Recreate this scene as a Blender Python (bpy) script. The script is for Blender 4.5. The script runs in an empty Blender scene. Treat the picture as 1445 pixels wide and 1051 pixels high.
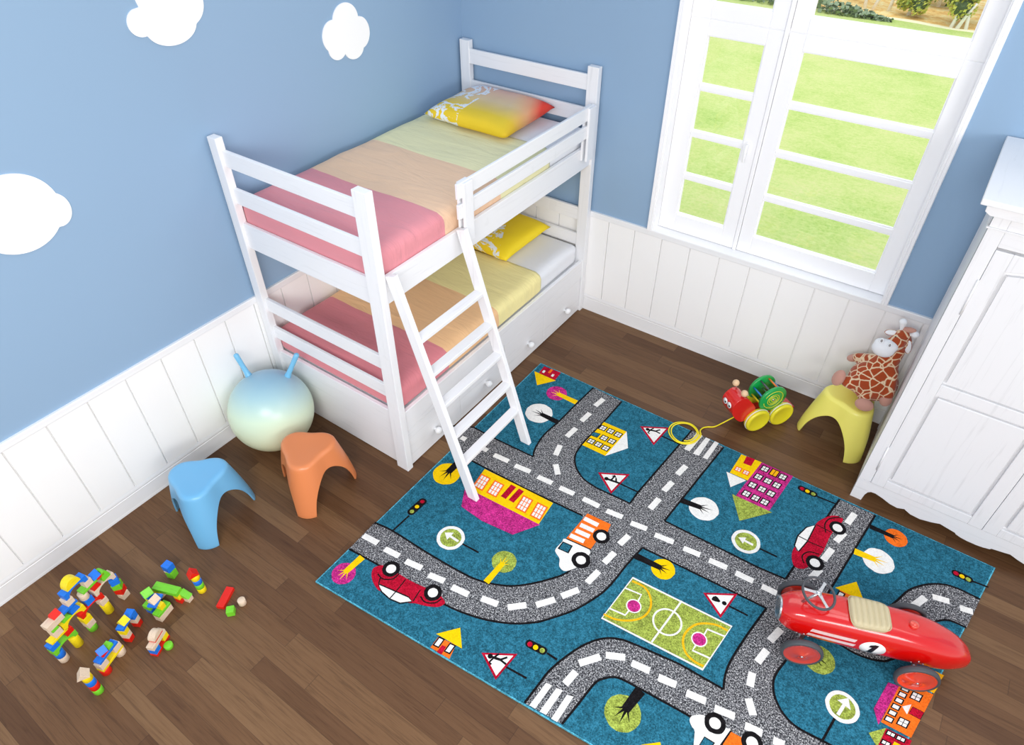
import bpy, bmesh, math, random
from math import sin, cos, pi, radians, sqrt
from mathutils import Vector, Matrix, noise
from mathutils.geometry import tessellate_polygon
random.seed(7)
SC = bpy.context.scene
COL = SC.collection

# ------------------------------------------------------------------ camera (solved from the room's own lines)
CAM = Vector((3.11327351, -3.83044734, 3.1))
ROT = Matrix(((0.8171925530839858, 0.5763624380423727, -0.0016343799831275707),
              (0.3790161996640917, -0.5395181770338009, -0.7518423086274897),
              (-0.43421544373302345, 0.6137804792138442, -0.6593409374214201)))
F_PX = 954.21641

def on_plane(u, v, ax, val):
    """the point of an axis-aligned plane (floor, wall) that the photograph shows at (u, v)"""
    d = ROT.transposed() @ Vector(((u - 722.5) / F_PX, (v - 525.5) / F_PX, 1))
    t = (val - CAM[ax]) / d[ax]
    return CAM + d * t

# ------------------------------------------------------------------ materials
def lin(c):
    out = []
    for x in c:
        x = x / 255.0
        out.append(x / 12.92 if x <= 0.04045 else ((x + 0.055) / 1.055) ** 2.4)
    return (out[0], out[1], out[2], 1.0)

def mat(name, rgb, rough=0.5, spec=0.5, metal=0.0, coat=0.0):
    m = bpy.data.materials.new(name); m.use_nodes = True
    b = m.node_tree.nodes['Principled BSDF']
    b.inputs['Base Color'].default_value = lin(rgb)
    b.inputs['Roughness'].default_value = rough
    b.inputs['Specular IOR Level'].default_value = spec
    b.inputs['Metallic'].default_value = metal
    b.inputs['Coat Weight'].default_value = coat
    b.inputs['Coat Roughness'].default_value = 0.06
    return m

class NT:
    def __init__(s, m): s.t = m.node_tree; s.b = s.t.nodes['Principled BSDF']
    def n(s, typ, **kw):
        x = s.t.nodes.new(typ)
        for k, v in kw.items(): setattr(x, k, v)
        return x
    def l(s, a, b): s.t.links.new(a, b)
    def math(s, op, a, b=None, c=None):
        x = s.n('ShaderNodeMath', operation=op)
        for i, v in enumerate((a, b, c)):
            if v is None: continue
            if isinstance(v, (int, float)): x.inputs[i].default_value = v
            else: s.l(v, x.inputs[i])
        return x.outputs[0]
    def coord(s, kind='Object', scale=(1, 1, 1), rot=(0, 0, 0)):
        c = s.n('ShaderNodeTexCoord'); m = s.n('ShaderNodeMapping')
        m.inputs['Scale'].default_value = scale; m.inputs['Rotation'].default_value = rot
        s.l(c.outputs[kind], m.inputs['Vector']); return m.outputs[0]
    def noise(s, vec, scale=5, detail=3, rough=0.5, dist=0.0):
        x = s.n('ShaderNodeTexNoise'); x.inputs['Scale'].default_value = scale
        x.inputs['Detail'].default_value = detail; x.inputs['Roughness'].default_value = rough
        x.inputs['Distortion'].default_value = dist
        s.l(vec, x.inputs['Vector']); return x.outputs['Fac']
    def ramp(s, fac, stops, interp='LINEAR'):
        x = s.n('ShaderNodeValToRGB'); x.color_ramp.interpolation = interp
        e = x.color_ramp.elements
        while len(e) < len(stops): e.new(0.5)
        for i, (p, c) in enumerate(stops):
            e[i].position = p; e[i].color = lin(c) if len(c) == 3 else c
        s.l(fac, x.inputs['Fac']); return x.outputs['Color']
    def mix(s, fac, a, b, mode='MIX'):
        x = s.n('ShaderNodeMix', data_type='RGBA', blend_type=mode)
        if isinstance(fac, (int, float)): x.inputs[0].default_value = fac
        else: s.l(fac, x.inputs[0])
        for i, v in ((6, a), (7, b)):
            if isinstance(v, tuple): x.inputs[i].default_value = v if len(v) == 4 else lin(v)
            else: s.l(v, x.inputs[i])
        return x.outputs[2]
    def bump(s, h, strength=0.2, dist=0.002):
        x = s.n('ShaderNodeBump'); x.inputs['Strength'].default_value = strength
        x.inputs['Distance'].default_value = dist
        s.l(h, x.inputs['Height']); s.l(x.outputs[0], s.b.inputs['Normal'])

def white_wood(name, axis, tone=(241, 241, 243), dark=0.965):
    """white painted timber, the grain running along one axis"""
    m = mat(name, tone, 0.42, 0.4); t = NT(m)
    sc = {'x': (1.2, 26, 26), 'y': (26, 1.2, 26), 'z': (26, 26, 1.2)}[axis]
    v = t.coord('Object', sc)
    f = t.noise(v, 2.2, 4, 0.6, 0.6)
    dk = tuple(int(c * dark) for c in tone)
    c = t.ramp(f, [(0.28, dk), (0.44, tone), (1.0, tone)])
    v2 = t.coord('Object', (1, 1, 1)); k = t.noise(v2, 7, 2)
    c = t.mix(t.math('MULTIPLY', t.math('GREATER_THAN', k, 0.73), 0.10), c, (205, 205, 208))
    t.l(c, t.b.inputs['Base Color']); t.bump(f, 0.7 if axis == 'y' and dark < 0.96 else 0.16, 0.0018); return m

WX, WY, WZ = white_wood('white_wood_x', 'x'), white_wood('white_wood_y', 'y'), white_wood('white_wood_z', 'z')
VX, VY, VZ = [white_wood('wardrobe_wood_' + a, a, (233, 233, 235), 0.955) for a in 'xyz']
M_TRIM = mat('white_trim_paint', (241, 241, 242), 0.38, 0.4)
M_PANEL = mat('white_wainscot_paint', (251, 250, 249), 0.45, 0.4)
M_GROOVE = M_PANEL
M_WIN = mat('window_frame_paint', (250, 250, 252), 0.3, 0.5)

M_WALL = mat('blue_wall_paint', (144, 172, 200), 0.75, 0.25)
t = NT(M_WALL); t.bump(t.noise(t.coord('Object'), 60, 2), 0.05, 0.001)

def floor_mat():
    m = mat('walnut_parquet', (110, 85, 62), 0.38, 0.30); t = NT(m)
    c = t.n('ShaderNodeTexCoord'); s = t.n('ShaderNodeSeparateXYZ'); t.l(c.outputs['Object'], s.inputs[0])
    X, Y = s.outputs[0], s.outputs[1]
    H, L = 0.086, 1.05
    row = t.math('FLOOR', t.math('DIVIDE', Y, H))
    wn = t.n('ShaderNodeTexWhiteNoise', noise_dimensions='1D'); t.l(row, wn.inputs['W'])
    xo = t.math('ADD', t.math('DIVIDE', X, L), t.math('MULTIPLY', wn.outputs['Value'], 7.3))
    col = t.math('FLOOR', xo)
    cv = t.n('ShaderNodeCombineXYZ'); t.l(row, cv.inputs[0]); t.l(col, cv.inputs[1])
    w2 = t.n('ShaderNodeTexWhiteNoise', noise_dimensions='3D'); t.l(cv.outputs[0], w2.inputs['Vector'])
    tone = w2.outputs['Value']
    # grain, stretched along the strip and shifted per strip
    gv = t.n('ShaderNodeCombineXYZ')
    t.l(t.math('MULTIPLY', X, 1.6), gv.inputs[0])
    t.l(t.math('MULTIPLY', Y, 28), gv.inputs[1]); t.l(t.math('MULTIPLY', tone, 40), gv.inputs[2])
    g = t.noise(gv.outputs[0], 2.2, 6, 0.62, 0.9)
    gv2 = t.n('ShaderNodeCombineXYZ')
    t.l(t.math('MULTIPLY', X, 5), gv2.inputs[0]); t.l(t.math('MULTIPLY', Y, 150), gv2.inputs[1]); t.l(t.math('MULTIPLY', tone, 40), gv2.inputs[2])
    g2 = t.noise(gv2.outputs[0], 2.0, 3, 0.6)
    a = t.ramp(tone, [(0.0, (96, 66, 43)), (0.3, (106, 75, 50)), (0.65, (114, 82, 55)), (1.0, (130, 98, 68))])
    f = t.math('ADD', t.math('MULTIPLY', g, 0.75), t.math('MULTIPLY', g2, 0.35))
    k = t.ramp(f, [(0.28, (150, 138, 128)), (0.55, (236, 232, 226)), (0.8, (255, 255, 255))])
    cc = t.mix(0.85, a, k, 'MULTIPLY')
    # thin seams
    fy = t.math('FRACT', t.math('DIVIDE', Y, H)); fx = t.math('FRACT', xo)
    sy = t.math('LESS_THAN', t.math('MINIMUM', fy, t.math('SUBTRACT', 1, fy)), 0.012)
    sx = t.math('LESS_THAN', t.math('MINIMUM', fx, t.math('SUBTRACT', 1, fx)), 0.0016)
    cc = t.mix(t.math('MULTIPLY', t.math('MAXIMUM', sx, sy), 0.4), cc, (45, 32, 24))
    t.l(cc, t.b.inputs['Base Color'])
    t.l(t.math('ADD', 0.30, t.math('MULTIPLY', g, 0.18)), t.b.inputs['Roughness'])
    t.bump(f, 0.12, 0.001); return m
M_FLOOR = floor_mat()

# ------------------------------------------------------------------ mesh building
class MB:
    """collects shapes, then links them as ONE mesh object"""
    def __init__(s): s.bm = bmesh.new(); s.mi = 0
    def box(s, x0, x1, y0, y1, z0, z1, mi=None, M=None):
        vs = [Vector((x, y, z)) for z in (z0, z1) for y in (y0, y1) for x in (x0, x1)]
        if M: vs = [M @ v for v in vs]
        v = [s.bm.verts.new(p) for p in vs]
        for q in ((0, 2, 3, 1), (4, 5, 7, 6), (0, 1, 5, 4), (2, 6, 7, 3), (0, 4, 6, 2), (1, 3, 7, 5)):
            f = s.bm.faces.new([v[i] for i in q]); f.material_index = s.mi if mi is None else mi
        return s
    def prism(s, pts, y0, y1, mi=None, M=None, smooth=False):
        """outline pts (a, b) in the x-z plane, extruded along y"""
        mi = s.mi if mi is None else mi
        tf = (lambda p: M @ p) if M else (lambda p: p)
        A = [s.bm.verts.new(tf(Vector((a, y0, b)))) for a, b in pts]
        B = [s.bm.verts.new(tf(Vector((a, y1, b)))) for a, b in pts]
        n = len(pts)
        for tri in tessellate_polygon([[Vector((a, b, 0)) for a, b in pts]]):
            for L in (A, B):
                try:
                    f = s.bm.faces.new([L[i] for i in tri]); f.material_index = mi
                except ValueError: pass
        for i in range(n):
            f = s.bm.faces.new((A[i], A[(i + 1) % n], B[(i + 1) % n], B[i])); f.material_index = mi; f.smooth = smooth
        return s
    def rings(s, rings, mi=None, cap=True, closed=True, smooth=True):
        mi = s.mi if mi is None else mi
        R = [[s.bm.verts.new(p) for p in r] for r in rings]
        n = len(R[0])
        for a, b in zip(R[:-1], R[1:]):
            for i in range(n if closed else n - 1):
                f = s.bm.faces.new((a[i], a[(i + 1) % n], b[(i + 1) % n], b[i])); f.material_index = mi; f.smooth = smooth
        if cap:
            for r in (R[0], R[-1]):
                try: f = s.bm.faces.new(r); f.material_index = mi
                except ValueError: pass
        return s
    def lathe(s, prof, o=(0, 0, 0), axis=(0, 0, 1), n=32, mi=None, smooth=True, cap=True):
        """prof: (radius, height) pairs turned about an axis"""
        a = Vector(axis).normalized(); M = a.to_track_quat('Z', 'Y').to_matrix(); o = Vector(o)
        rs = [[o + M @ Vector((max(r, 1e-5) * cos(2 * pi * i / n), max(r, 1e-5) * sin(2 * pi * i / n), h)) for i in range(n)] for r, h in prof]
        return s.rings(rs, mi, cap, True, smooth)
    def tube(s, pts, r, n=10, mi=None, closed=False):
        pts = [Vector(p) for p in pts]; N = len(pts)
        rr = r if hasattr(r, '__len__') else [r] * N
        rs = []; up = Vector((0, 0, 1)); prev = None
        for i, p in enumerate(pts):
            if closed: d = pts[(i + 1) % N] - pts[i - 1]
            else: d = pts[min(i + 1, N - 1)] - pts[max(i - 1, 0)]
            d.normalize()
            a = prev if prev is not None else (up if abs(d.z) < 0.95 else Vector((1, 0, 0)))
            x = (a - d * a.dot(d)).normalized(); prev = x; y = d.cross(x)
            rs.append([p + (x * cos(2 * pi * k / n) + y * sin(2 * pi * k / n)) * rr[i] for k in range(n)])
        if closed: rs.append(rs[0]); return s.rings(rs, mi, False)
        return s.rings(rs, mi, True)
    def ell(s, c, r, mi=None, M=None, seg=24, rg=14):
        c = Vector(c); rs = []
        for j in range(rg + 1):
            ph = pi * j / rg; q = []
            for i in range(seg):
                th = 2 * pi * i / seg
                p = Vector((r[0] * sin(ph) * cos(th), r[1] * sin(ph) * sin(th), -r[2] * cos(ph)))
                if j in (0, rg): p += Vector((1e-5 * cos(th), 1e-5 * sin(th), 0))
                q.append(c + (M @ p if M else p))
            rs.append(q)
        return s.rings(rs, mi, True)
    def build(s, name, mats, parent=None, bevel=0.0, seg=2, merge=True, loc=None, recalc=True):
        if merge: bmesh.ops.remove_doubles(s.bm, verts=s.bm.verts, dist=2e-5)
        if recalc: bmesh.ops.recalc_face_normals(s.bm, faces=s.bm.faces)
        me = bpy.data.meshes.new(name); s.bm.to_mesh(me); s.bm.free()
        for m in (mats if isinstance(mats, (list, tuple)) else [mats]): me.materials.append(m)
        o = bpy.data.objects.new(name, me); COL.objects.link(o)
        if parent is not None:
            o.parent = parent
            # meshes are authored in world space: keep them there under a moved root
            o.matrix_parent_inverse = world(parent).inverted()
        if bevel:
            b = o.modifiers.new('bevel', 'BEVEL'); b.width = bevel; b.segments = seg; b.limit_method = 'ANGLE'; b.angle_limit = radians(40)
            b.harden_normals = False
        return o

def world(o):
    m = Matrix.LocRotScale(o.location, o.rotation_euler, o.scale)
    return world(o.parent) @ o.matrix_parent_inverse @ m if o.parent else m

def root(name, loc, label, cat, group=None):
    o = bpy.data.objects.new(name, None); COL.objects.link(o); o.empty_display_size = 0.05
    o.location = loc; o['label'] = label; o['category'] = cat
    if group: o['group'] = group
    return o
def tag(o, label, cat, group=None):
    o['label'] = label; o['category'] = cat
    if group: o['group'] = group
    return o
def struct(o): o['kind'] = 'structure'; return o

def crom(P, n=6, closed=False):
    """Catmull-Rom through the points"""
    P = [Vector(p) for p in P]; N = len(P); out = []
    rng = range(N) if closed else range(N - 1)
    for i in rng:
        if closed: a, b, c, d = P[i - 1], P[i], P[(i + 1) % N], P[(i + 2) % N]
        else: a, b, c, d = P[max(i - 1, 0)], P[i], P[i + 1], P[min(i + 2, N - 1)]
        for k in range(n):
            u = k / n
            out.append(0.5 * ((2 * b) + (c - a) * u + (2 * a - 5 * b + 4 * c - d) * u * u + (3 * b - a - 3 * c + d) * u ** 3))
    if not closed: out.append(P[-1])
    return out

def soft_box(mb, x0, x1, y0, y1, z0, z1, r, nx, ny, nz, fn=None, mi=None, skip=None):
    """box with rounded edges, gridded so that it can be rumpled"""
    mi = mb.mi if mi is None else mi
    lo = Vector((x0, y0, z0)); hi = Vector((x1, y1, z1)); cache = {}
    def vert(i, j, k):
        key = (i, j, k)
        if key not in cache:
            p = Vector((x0 + (x1 - x0) * i / nx, y0 + (y1 - y0) * j / ny, z0 + (z1 - z0) * k / nz))
            q = Vector([min(max(p[a], lo[a] + r), hi[a] - r) for a in range(3)])
            d = p - q
            if d.length > 1e-9: p = q + d.normalized() * r
            if fn: p = fn(p)
            cache[key] = mb.bm.verts.new(p)
        return cache[key]
    def face(tag_, *ks):
        if skip and tag_ in skip: return
        f = mb.bm.faces.new([vert(*k) for k in ks]); f.smooth = True; f.material_index = mi
    for i in range(nx):
        for j in range(ny):
            face('z0', (i, j, 0), (i, j + 1, 0), (i + 1, j + 1, 0), (i + 1, j, 0))
            face('z1', (i, j, nz), (i + 1, j, nz), (i + 1, j + 1, nz), (i, j + 1, nz))
    for i in range(nx):
        for k in range(nz):
            face('y0', (i, 0, k), (i + 1, 0, k), (i + 1, 0, k + 1), (i, 0, k + 1))
            face('y1', (i, ny, k), (i, ny, k + 1), (i + 1, ny, k + 1), (i + 1, ny, k))
    for j in range(ny):
        for k in range(nz):
            face('x0', (0, j, k), (0, j, k + 1), (0, j + 1, k + 1), (0, j + 1, k))
            face('x1', (nx, j, k), (nx, j + 1, k), (nx, j + 1, k + 1), (nx, j, k + 1))
    return mb

# ================================================================== THE ROOM
XR, YF, ZT = 5.6, -6.2, 3.05      # floor extent and wall height
o = MB().box(-0.05, XR, YF, 0.05, -0.06, 0.0).build('floor', M_FLOOR); struct(o)
o = MB().box(-0.12, -0.012, YF, 0.12, -0.06, ZT).build('wall_left', M_WALL); struct(o)
WX0, WX1, WZ0, WZ1 = 1.553, 3.009, 0.83, 2.86
mb = MB()
mb.box(-0.012, WX0, 0.012, 0.12, -0.06, ZT).box(WX1, XR, 0.012, 0.12, -0.06, ZT)
mb.box(WX0, WX1, 0.012, 0.12, -0.06, WZ0 - 0.02).box(WX0, WX1, 0.012, 0.12, WZ1, ZT)
o = mb.build('wall_back', M_WALL, merge=False); struct(o)

# wainscot: planks between grooves, a cap rail and a moulded baseboard
def wainscot(name, cap, base, ax):
    """ax 'y' runs along the left wall (x=0), ax 'x' along the back wall (y=0)"""
    def bx(mb, a0, a1, d0, d1, z0, z1):       # a: along the wall, d: out from the wall into the room
        if ax == 'y': mb.box(d0, d1, a0, a1, z0, z1)
        else: mb.box(a0, a1, -d1, -d0, z0, z1)
    if ax == 'y':
        g = [-1.851 + 0.2030 * k for k in range(9, -23, -1)]; lim = (YF, -0.012)
        g = sorted(x for x in g if lim[0] < x < lim[1])
    else:
        g = [1.232 + 0.2018 * k for k in range(-5, 21)]; lim = (0.012, XR)
        g = [x for x in g if lim[0] < x < lim[1]]
    e = [lim[0]] + g + [lim[1]]
    mb = MB()
    bx(mb, lim[0], lim[1], -0.0115, -0.0095, 0.05, 0.80)
    for a, b in zip(e[:-1], e[1:]):
        w0 = a + (0.0035 if a != lim[0] else 0); w1 = b - (0.0035 if b != lim[1] else 0)
        if w1 - w0 > 0.01: bx(mb, w0, w1, -0.0095, 0.002, 0.10, 0.796)
    o = mb.build(name, M_PANEL, bevel=0.0048, seg=2, merge=False); struct(o)
    mb = MB()
    if ax == 'y':
        prof = [(-0.012, 0.790), (0.004, 0.790), (0.005, 0.794), (0.005, 0.800), (0.0045, 0.806), (0.0045, 0.826), (0.0025, 0.830), (-0.012, 0.830)]
        mb.prism(prof, YF, -0.002)
    else:
        prof = [(-0.012, 0.790), (0.004, 0.790), (0.005, 0.794), (0.005, 0.800), (0.0045, 0.806), (0.0045, 0.826), (0.0025, 0.830), (-0.012, 0.830)]
        M = Matrix(((0, 1, 0, 0), (-1, 0, 0, 0), (0, 0, 1, 0), (0, 0, 0, 1)))
        mb.prism(prof, 0.002, XR, M=M)
    o = mb.build(cap, M_TRIM); struct(o)
    prof = [(-0.012, 0.0), (0.004, 0.0), (0.004, 0.014), (0.003, 0.018), (0.003, 0.098), (0.004, 0.104), (0.001, 0.107), (0.004, 0.114),
            (0.0045, 0.122), (0.0035, 0.130), (0.0025, 0.136), (0.002, 0.142), (-0.012, 0.142)]
    mb = MB()
    if ax == 'y': mb.prism(prof, YF, -0.002)
    else: mb.prism(prof, 0.002, XR, M=Matrix(((0, 1, 0, 0), (-1, 0, 0, 0), (0, 0, 1, 0), (0, 0, 0, 1))))
    o = mb.build(base, M_TRIM); struct(o)
wainscot('trim_1', 'trim_2', 'baseboard_left', 'y')
wainscot('trim_3', 'trim_4', 'baseboard_back', 'x')

# ------------------------------------------------------------------ window
M_GLASS = bpy.data.materials.new('window_glass'); M_GLASS.use_nodes = True
nt = M_GLASS.node_tree; nt.nodes.clear()
out = nt.nodes.new('ShaderNodeOutputMaterial'); tr = nt.nodes.new('ShaderNodeBsdfTransparent'); gl = nt.nodes.new('ShaderNodeBsdfGlossy')
gl.inputs['Roughness'].default_value = 0.02; tr.inputs[0].default_value = (0.97, 0.985, 0.98, 1)
mx = nt.nodes.new('ShaderNodeMixShader'); mx.inputs[0].default_value = 0.02
nt.links.new(tr.outputs[0], mx.inputs[1]); nt.links.new(gl.outputs[0], mx.inputs[2]); nt.links.new(mx.outputs[0], out.inputs[0])

win = MB().box(WX0 + 0.001, WX1 - 0.001, -0.0005, 0.115, 0.811, 0.8305).build('window_1', M_WIN, bevel=0.002); struct(win)  # the sill board
mb = MB()   # casing around the opening
prof = [(0, 0.012), (0, -0.010), (0.004, -0.014), (0.013, -0.014), (0.0155, -0.010), (0.018, -0.014), (0.031, -0.014), (0.035, -0.006), (0.035, 0.012)]
for sx, x in ((-1, WX0), (1, WX1)):
    M = Matrix(((sx, 0, 0, x), (0, 0, 1, 0), (0, 1, 0, 0), (0, 0, 0, 1)))
    mb.prism(prof, 0.8305, WZ1 + 0.035, M=M)
mb.box(WX0 - 0.035, WX1 + 0.035, -0.012, 0.012, WZ1, WZ1 + 0.035)
mb.build('casing', M_WIN, win)
mb = MB()   # reveal lining
mb.box(WX0, WX0 + 0.006, -0.002, 0.115, 0.8305, WZ1).box(WX1 - 0.006, WX1, -0.002, 0.115, 0.8305, WZ1).box(WX0, WX1, 0, 0.115, WZ1 - 0.006, WZ1)
mb.build('reveal', M_WIN, win)
MX = (2.081, 2.104)
def sash(name, x0, x1, px0, px1, z0, z1, panes, y0=0.08, handle=False):
    mb = MB()
    mb.box(x0, px0, y0, y0 + 0.045, z0, z1).box(px1, x1, y0, y0 + 0.045, z0, z1)
    ze = [z0] + [v for p in panes for v in p] + [z1]
    for i in range(0, len(ze), 2):
        inner = 0 < i < len(ze) - 2
        a, b = ze[i], ze[i + 1]
        if inner: mb.box(px0, px1, y0 + 0.008, y0 + 0.040, a, b)
        else: mb.box(px0, px1, y0, y0 + 0.045, a, b)
    s = mb.build(name, M_WIN, win, bevel=0.003, merge=False)
    for a, b in panes:
        MB().box(px0 - 0.002, px1 + 0.002, y0 + 0.026, y0 + 0.030, a - 0.002, b + 0.002).build('pane', M_GLASS, s)
        mb = MB(); w = 0.008    # glazing bead
        e_ = 0.005
        mb.box(px0 - e_, px1 + e_, y0 + 0.012, y0 + 0.025, a - e_, a + w).box(px0 - e_, px0 + w, y0 + 0.0121, y0 + 0.0249, a - e_, b + e_)
        mb.box(px1 - w, px1 + e_, y0 + 0.0121, y0 + 0.0249, a - e_, b + e_).box(px0 - e_, px1 + e_, y0 + 0.012, y0 + 0.025, b - w * .6, b + e_)
        mb.build('glazing_bead', M_WIN, s, merge=False)
    return s
PN = [(0.952, 1.198), (1.232, 1.471), (1.504, 1.744), (1.776, 2.036)]
s1 = sash('casement', 1.560, MX[0] - 0.002, 1.671, 1.996, 0.834, 2.1185, PN)
s2 = sash('casement', MX[1] + 0.002, 3.002, 2.190, 2.917, 0.834, 2.1185, PN)
s3 = sash('transom_sash', 1.560, MX[0] - 0.002, 1.671, 1.996, 2.1215, 2.853, [(2.198, 2.76)])
s4 = sash('transom_sash', MX[1] + 0.002, 3.002, 2.190, 2.917, 2.1215, 2.853, [(2.198, 2.76)])
MB().box(MX[0], MX[1], 0.072, 0.12, 0.8305, 2.853).build('mullion', M_WIN, win, bevel=0.003)
MB().box(1.556, 3.006, 0.086, 0.118, 2.105, 2.135).build('transom', M_WIN, win)
mb = MB(); mb.box(2.022, 2.040, 0.071, 0.080, 1.455, 1.520)
mb.tube([(2.031, 0.071, 1.505), (2.031, 0.050, 1.505), (2.031, 0.046, 1.495), (2.031, 0.046, 1.410)], 0.0075, 10)
mb.build('window_handle', M_WIN, win, bevel=0.002)

# ------------------------------------------------------------------ cloud decals on the left wall
M_CLOUD = mat('cloud_white', (250, 250, 250), 0.6, 0.3)
def cloud(lobes, label):
    mb = MB()
    # union of round lobes: trace the outer outline from the centre
    cx = sum(l[0] for l in lobes) / len(lobes); cz = sum(l[1] for l in lobes) / len(lobes); pts = []
    for i in range(160):
        a = 2 * pi * i / 160; dx, dz = cos(a), sin(a); best = 0.0
        for (lx, lz, rx, rz) in lobes:
            ox, oz = (cx - lx) / rx, (cz - lz) / rz; ux, uz = dx / rx, dz / rz
            A = ux * ux + uz * uz; B = 2 * (ox * ux + oz * uz); Cc = ox * ox + oz * oz - 1; D = B * B - 4 * A * Cc
            if D >= 0: best = max(best, (-B + sqrt(D)) / (2 * A))
        pts.append((cx + dx * best, cz + dz * best))
    M = Matrix(((0, 1, 0, 0), (1, 0, 0, 0), (0, 0, 1, 0), (0, 0, 0, 1)))
    mb.prism(pts, -0.0125, -0.006, M=M)
    return tag(mb.build('cloud_decal', M_CLOUD), label, 'wall decal', 'white clouds on the blue wall')
cloud([(-2.165, 2.32, .058, .056), (-2.0, 2.42, .155, .15), (-2.03, 2.282, .125, .080), (-1.95, 2.355, .107, .098), (-2.03, 2.35, .12, .09)],
      'white cloud decal cut off by the top of the picture, upper left')
cloud([(-1.008, 2.10, .094, .085), (-1.112, 2.036, .080, .083), (-0.915, 2.015, .076, .084), (-1.098, 1.972, .066, .060), (-0.975, 1.948, .075, .060), (-1.0, 2.02, .08, .07)],
      'small whole white cloud decal above the bunk bed')
cloud([(-2.95, 1.757, .178, .166), (-2.803, 1.715, .062, .075), (-3.13, 1.74, .12, .11)],
      'white cloud decal cut off by the left edge of the picture')

# ================================================================== BUNK BED
bed = root('bunk_bed', (0.54, -1.0, 0), 'white painted wooden bunk bed in the corner with drawers underneath', 'bunk bed')
FZ = 1.795; NZ = 1.785
def post(x0, x1, y0, y1, z): return MB().box(x0, x1, y0, y1, 0, z).build('post', WZ, bed, bevel=0.003)
post(0.006, 0.070, -2.033, -1.988, NZ); post(0.997, 1.084, -2.033, -1.988, NZ)
post(0.012, 0.090, -0.050, -0.006, FZ); post(1.006, 1.084, -0.050, -0.006, FZ)
def rail(name, x0, x1, y0, y1, z0, z1, m, b=0.003): return MB().box(x0, x1, y0, y1, z0, z1).build(name, m, bed, bevel=b)
for z0, z1 in ((1.634, 1.722), (1.433, 1.521), (0.743, 0.832), (0.543, 0.628)):
    rail('end_rail', 0.068, 0.999, -2.013, -1.993, z0, z1, WX)
    rail('end_rail', 0.088, 1.008, -0.045, -0.025, z0 + 0.016, z1 + 0.022, WX)
rail('end_board', 0.068, 0.999, -2.013, -1.993, 1.168, 1.322, WX)
rail('end_board', 0.088, 1.008, -0.045, -0.025, 1.168, 1.322, WX)
mb = MB().box(0.068, 0.999, -2.010, -1.990, 0.004, 0.350).box(0.068, 0.999, -2.015, -1.990, 0.350, 0.440)
mb.build('foot_panel', WX, bed, bevel=0.003, merge=False)
MB().box(0.088, 1.008, -0.045, -0.025, 0.004, 0.440).build('head_panel', WX, bed, bevel=0.003)
rail('side_board', 1.046, 1.070, -1.989, -0.049, 1.182, 1.331, WY)
rail('side_board', 0.014, 0.034, -1.989, -0.049, 1.182, 1.331, WY)
rail('bed_base', 0.034, 1.046, -1.989, -0.049, 1.186, 1.204, WY)
rail('bed_base', 0.034, 1.046, -1.989, -0.049, 0.405, 0.420, WY)
rail('drawer_rail', 1.046, 1.072, -1.989, -0.049, 0.296, 0.445, WY)
rail('back_board', 0.014, 0.034, -1.989, -0.049, 0.02, 0.445, WY)
YS = [-1.986, -1.505, -1.024, -0.540, -0.052]
for i in range(4):
    d = MB().box(1.046, 1.068, YS[i] + 0.0018, YS[i + 1] - 0.0018, 0.006, 0.291).box(0.70, 1.046, YS[i] + 0.01, YS[i + 1] - 0.01, 0.012, 0.24).build('drawer', WY, bed, bevel=0.002, merge=False)
    yk = (-1.753, -1.240, -0.743, -0.259)[i]
    MB().lathe([(0.0, 0), (0.011, 0), (0.0095, 0.008), (0.010, 0.012), (0.017, 0.015), (0.0215, 0.022), (0.0235, 0.031), (0.0215, 0.041), (0.015, 0.048), (0.007, 0.051), (0.0, 0.0517)],
               (1.067, yk, 0.125), (1, 0, 0), 24).build('knob', M_TRIM, d)
# guard rail on the open side of the upper bunk
gd = MB().box(1.086, 1.104, -1.452, -0.106, 1.520, 1.603).build('guard_rail', WY, bed, bevel=0.003)
MB().box(1.086, 1.104, -1.449, -0.106, 1.408, 1.490).build('guard_rail', WY, bed, bevel=0.003)
MB().box(1.104, 1.121, -1.423, -1.350, 1.262, 1.600).build('guard_upright', WZ, bed, bevel=0.003)
MB().box(1.104, 1.121, -0.186, -0.106, 1.262, 1.600).build('guard_upright', WZ, bed, bevel=0.003)
MB().box(1.071, 1.086, -1.423, -1.350, 1.262, 1.600).build('guard_spacer', WZ, bed, bevel=0.002)
MB().box(1.071, 1.086, -0.186, -0.106, 1.262, 1.600).build('guard_spacer', WZ, bed, bevel=0.002)

# ladder leaning on the side board
lad = root('bunk_ladder', (1.5, -1.7, 0.012), 'white wooden ladder leaning on the bunk bed, feet on the rug', 'ladder')
T0 = Vector((1.5285, 0, 0.0135)); T1 = Vector((1.1085, 0, 1.358)); ax_ = (T1 - T0).normalized(); nx_ = Vector((ax_.z, 0, -ax_.x))
def lad_rail(y0, y1):
    w = 0.030
    pts = []
    # bottom cut level with the floor, top cut vertical
    for p, sgn in ((T0, -1), (T0, 1), (T1, 1), (T1, -1)):
        q = p + nx_ * w * sgn
        if p is T0: q = q + ax_ * ((0.0135 - q.z) / ax_.z)
        pts.append((q.x, q.z))
    MB().prism(pts, y0, y1).build('ladder_rail', WZ, lad, bevel=0.003)
lad_rail(-1.9865, -1.9565); lad_rail(-1.456, -1.426)
for z in (0.258, 0.438, 0.635, 0.822, 1.012):
    c = T0 + ax_ * ((z - 0.006 - T0.z) / ax_.z)
    MB().box(c.x - 0.030, c.x + 0.027, -1.9565, -1.456, z - 0.011, z + 0.011).build('rung', WY, lad, bevel=0.002)

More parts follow.
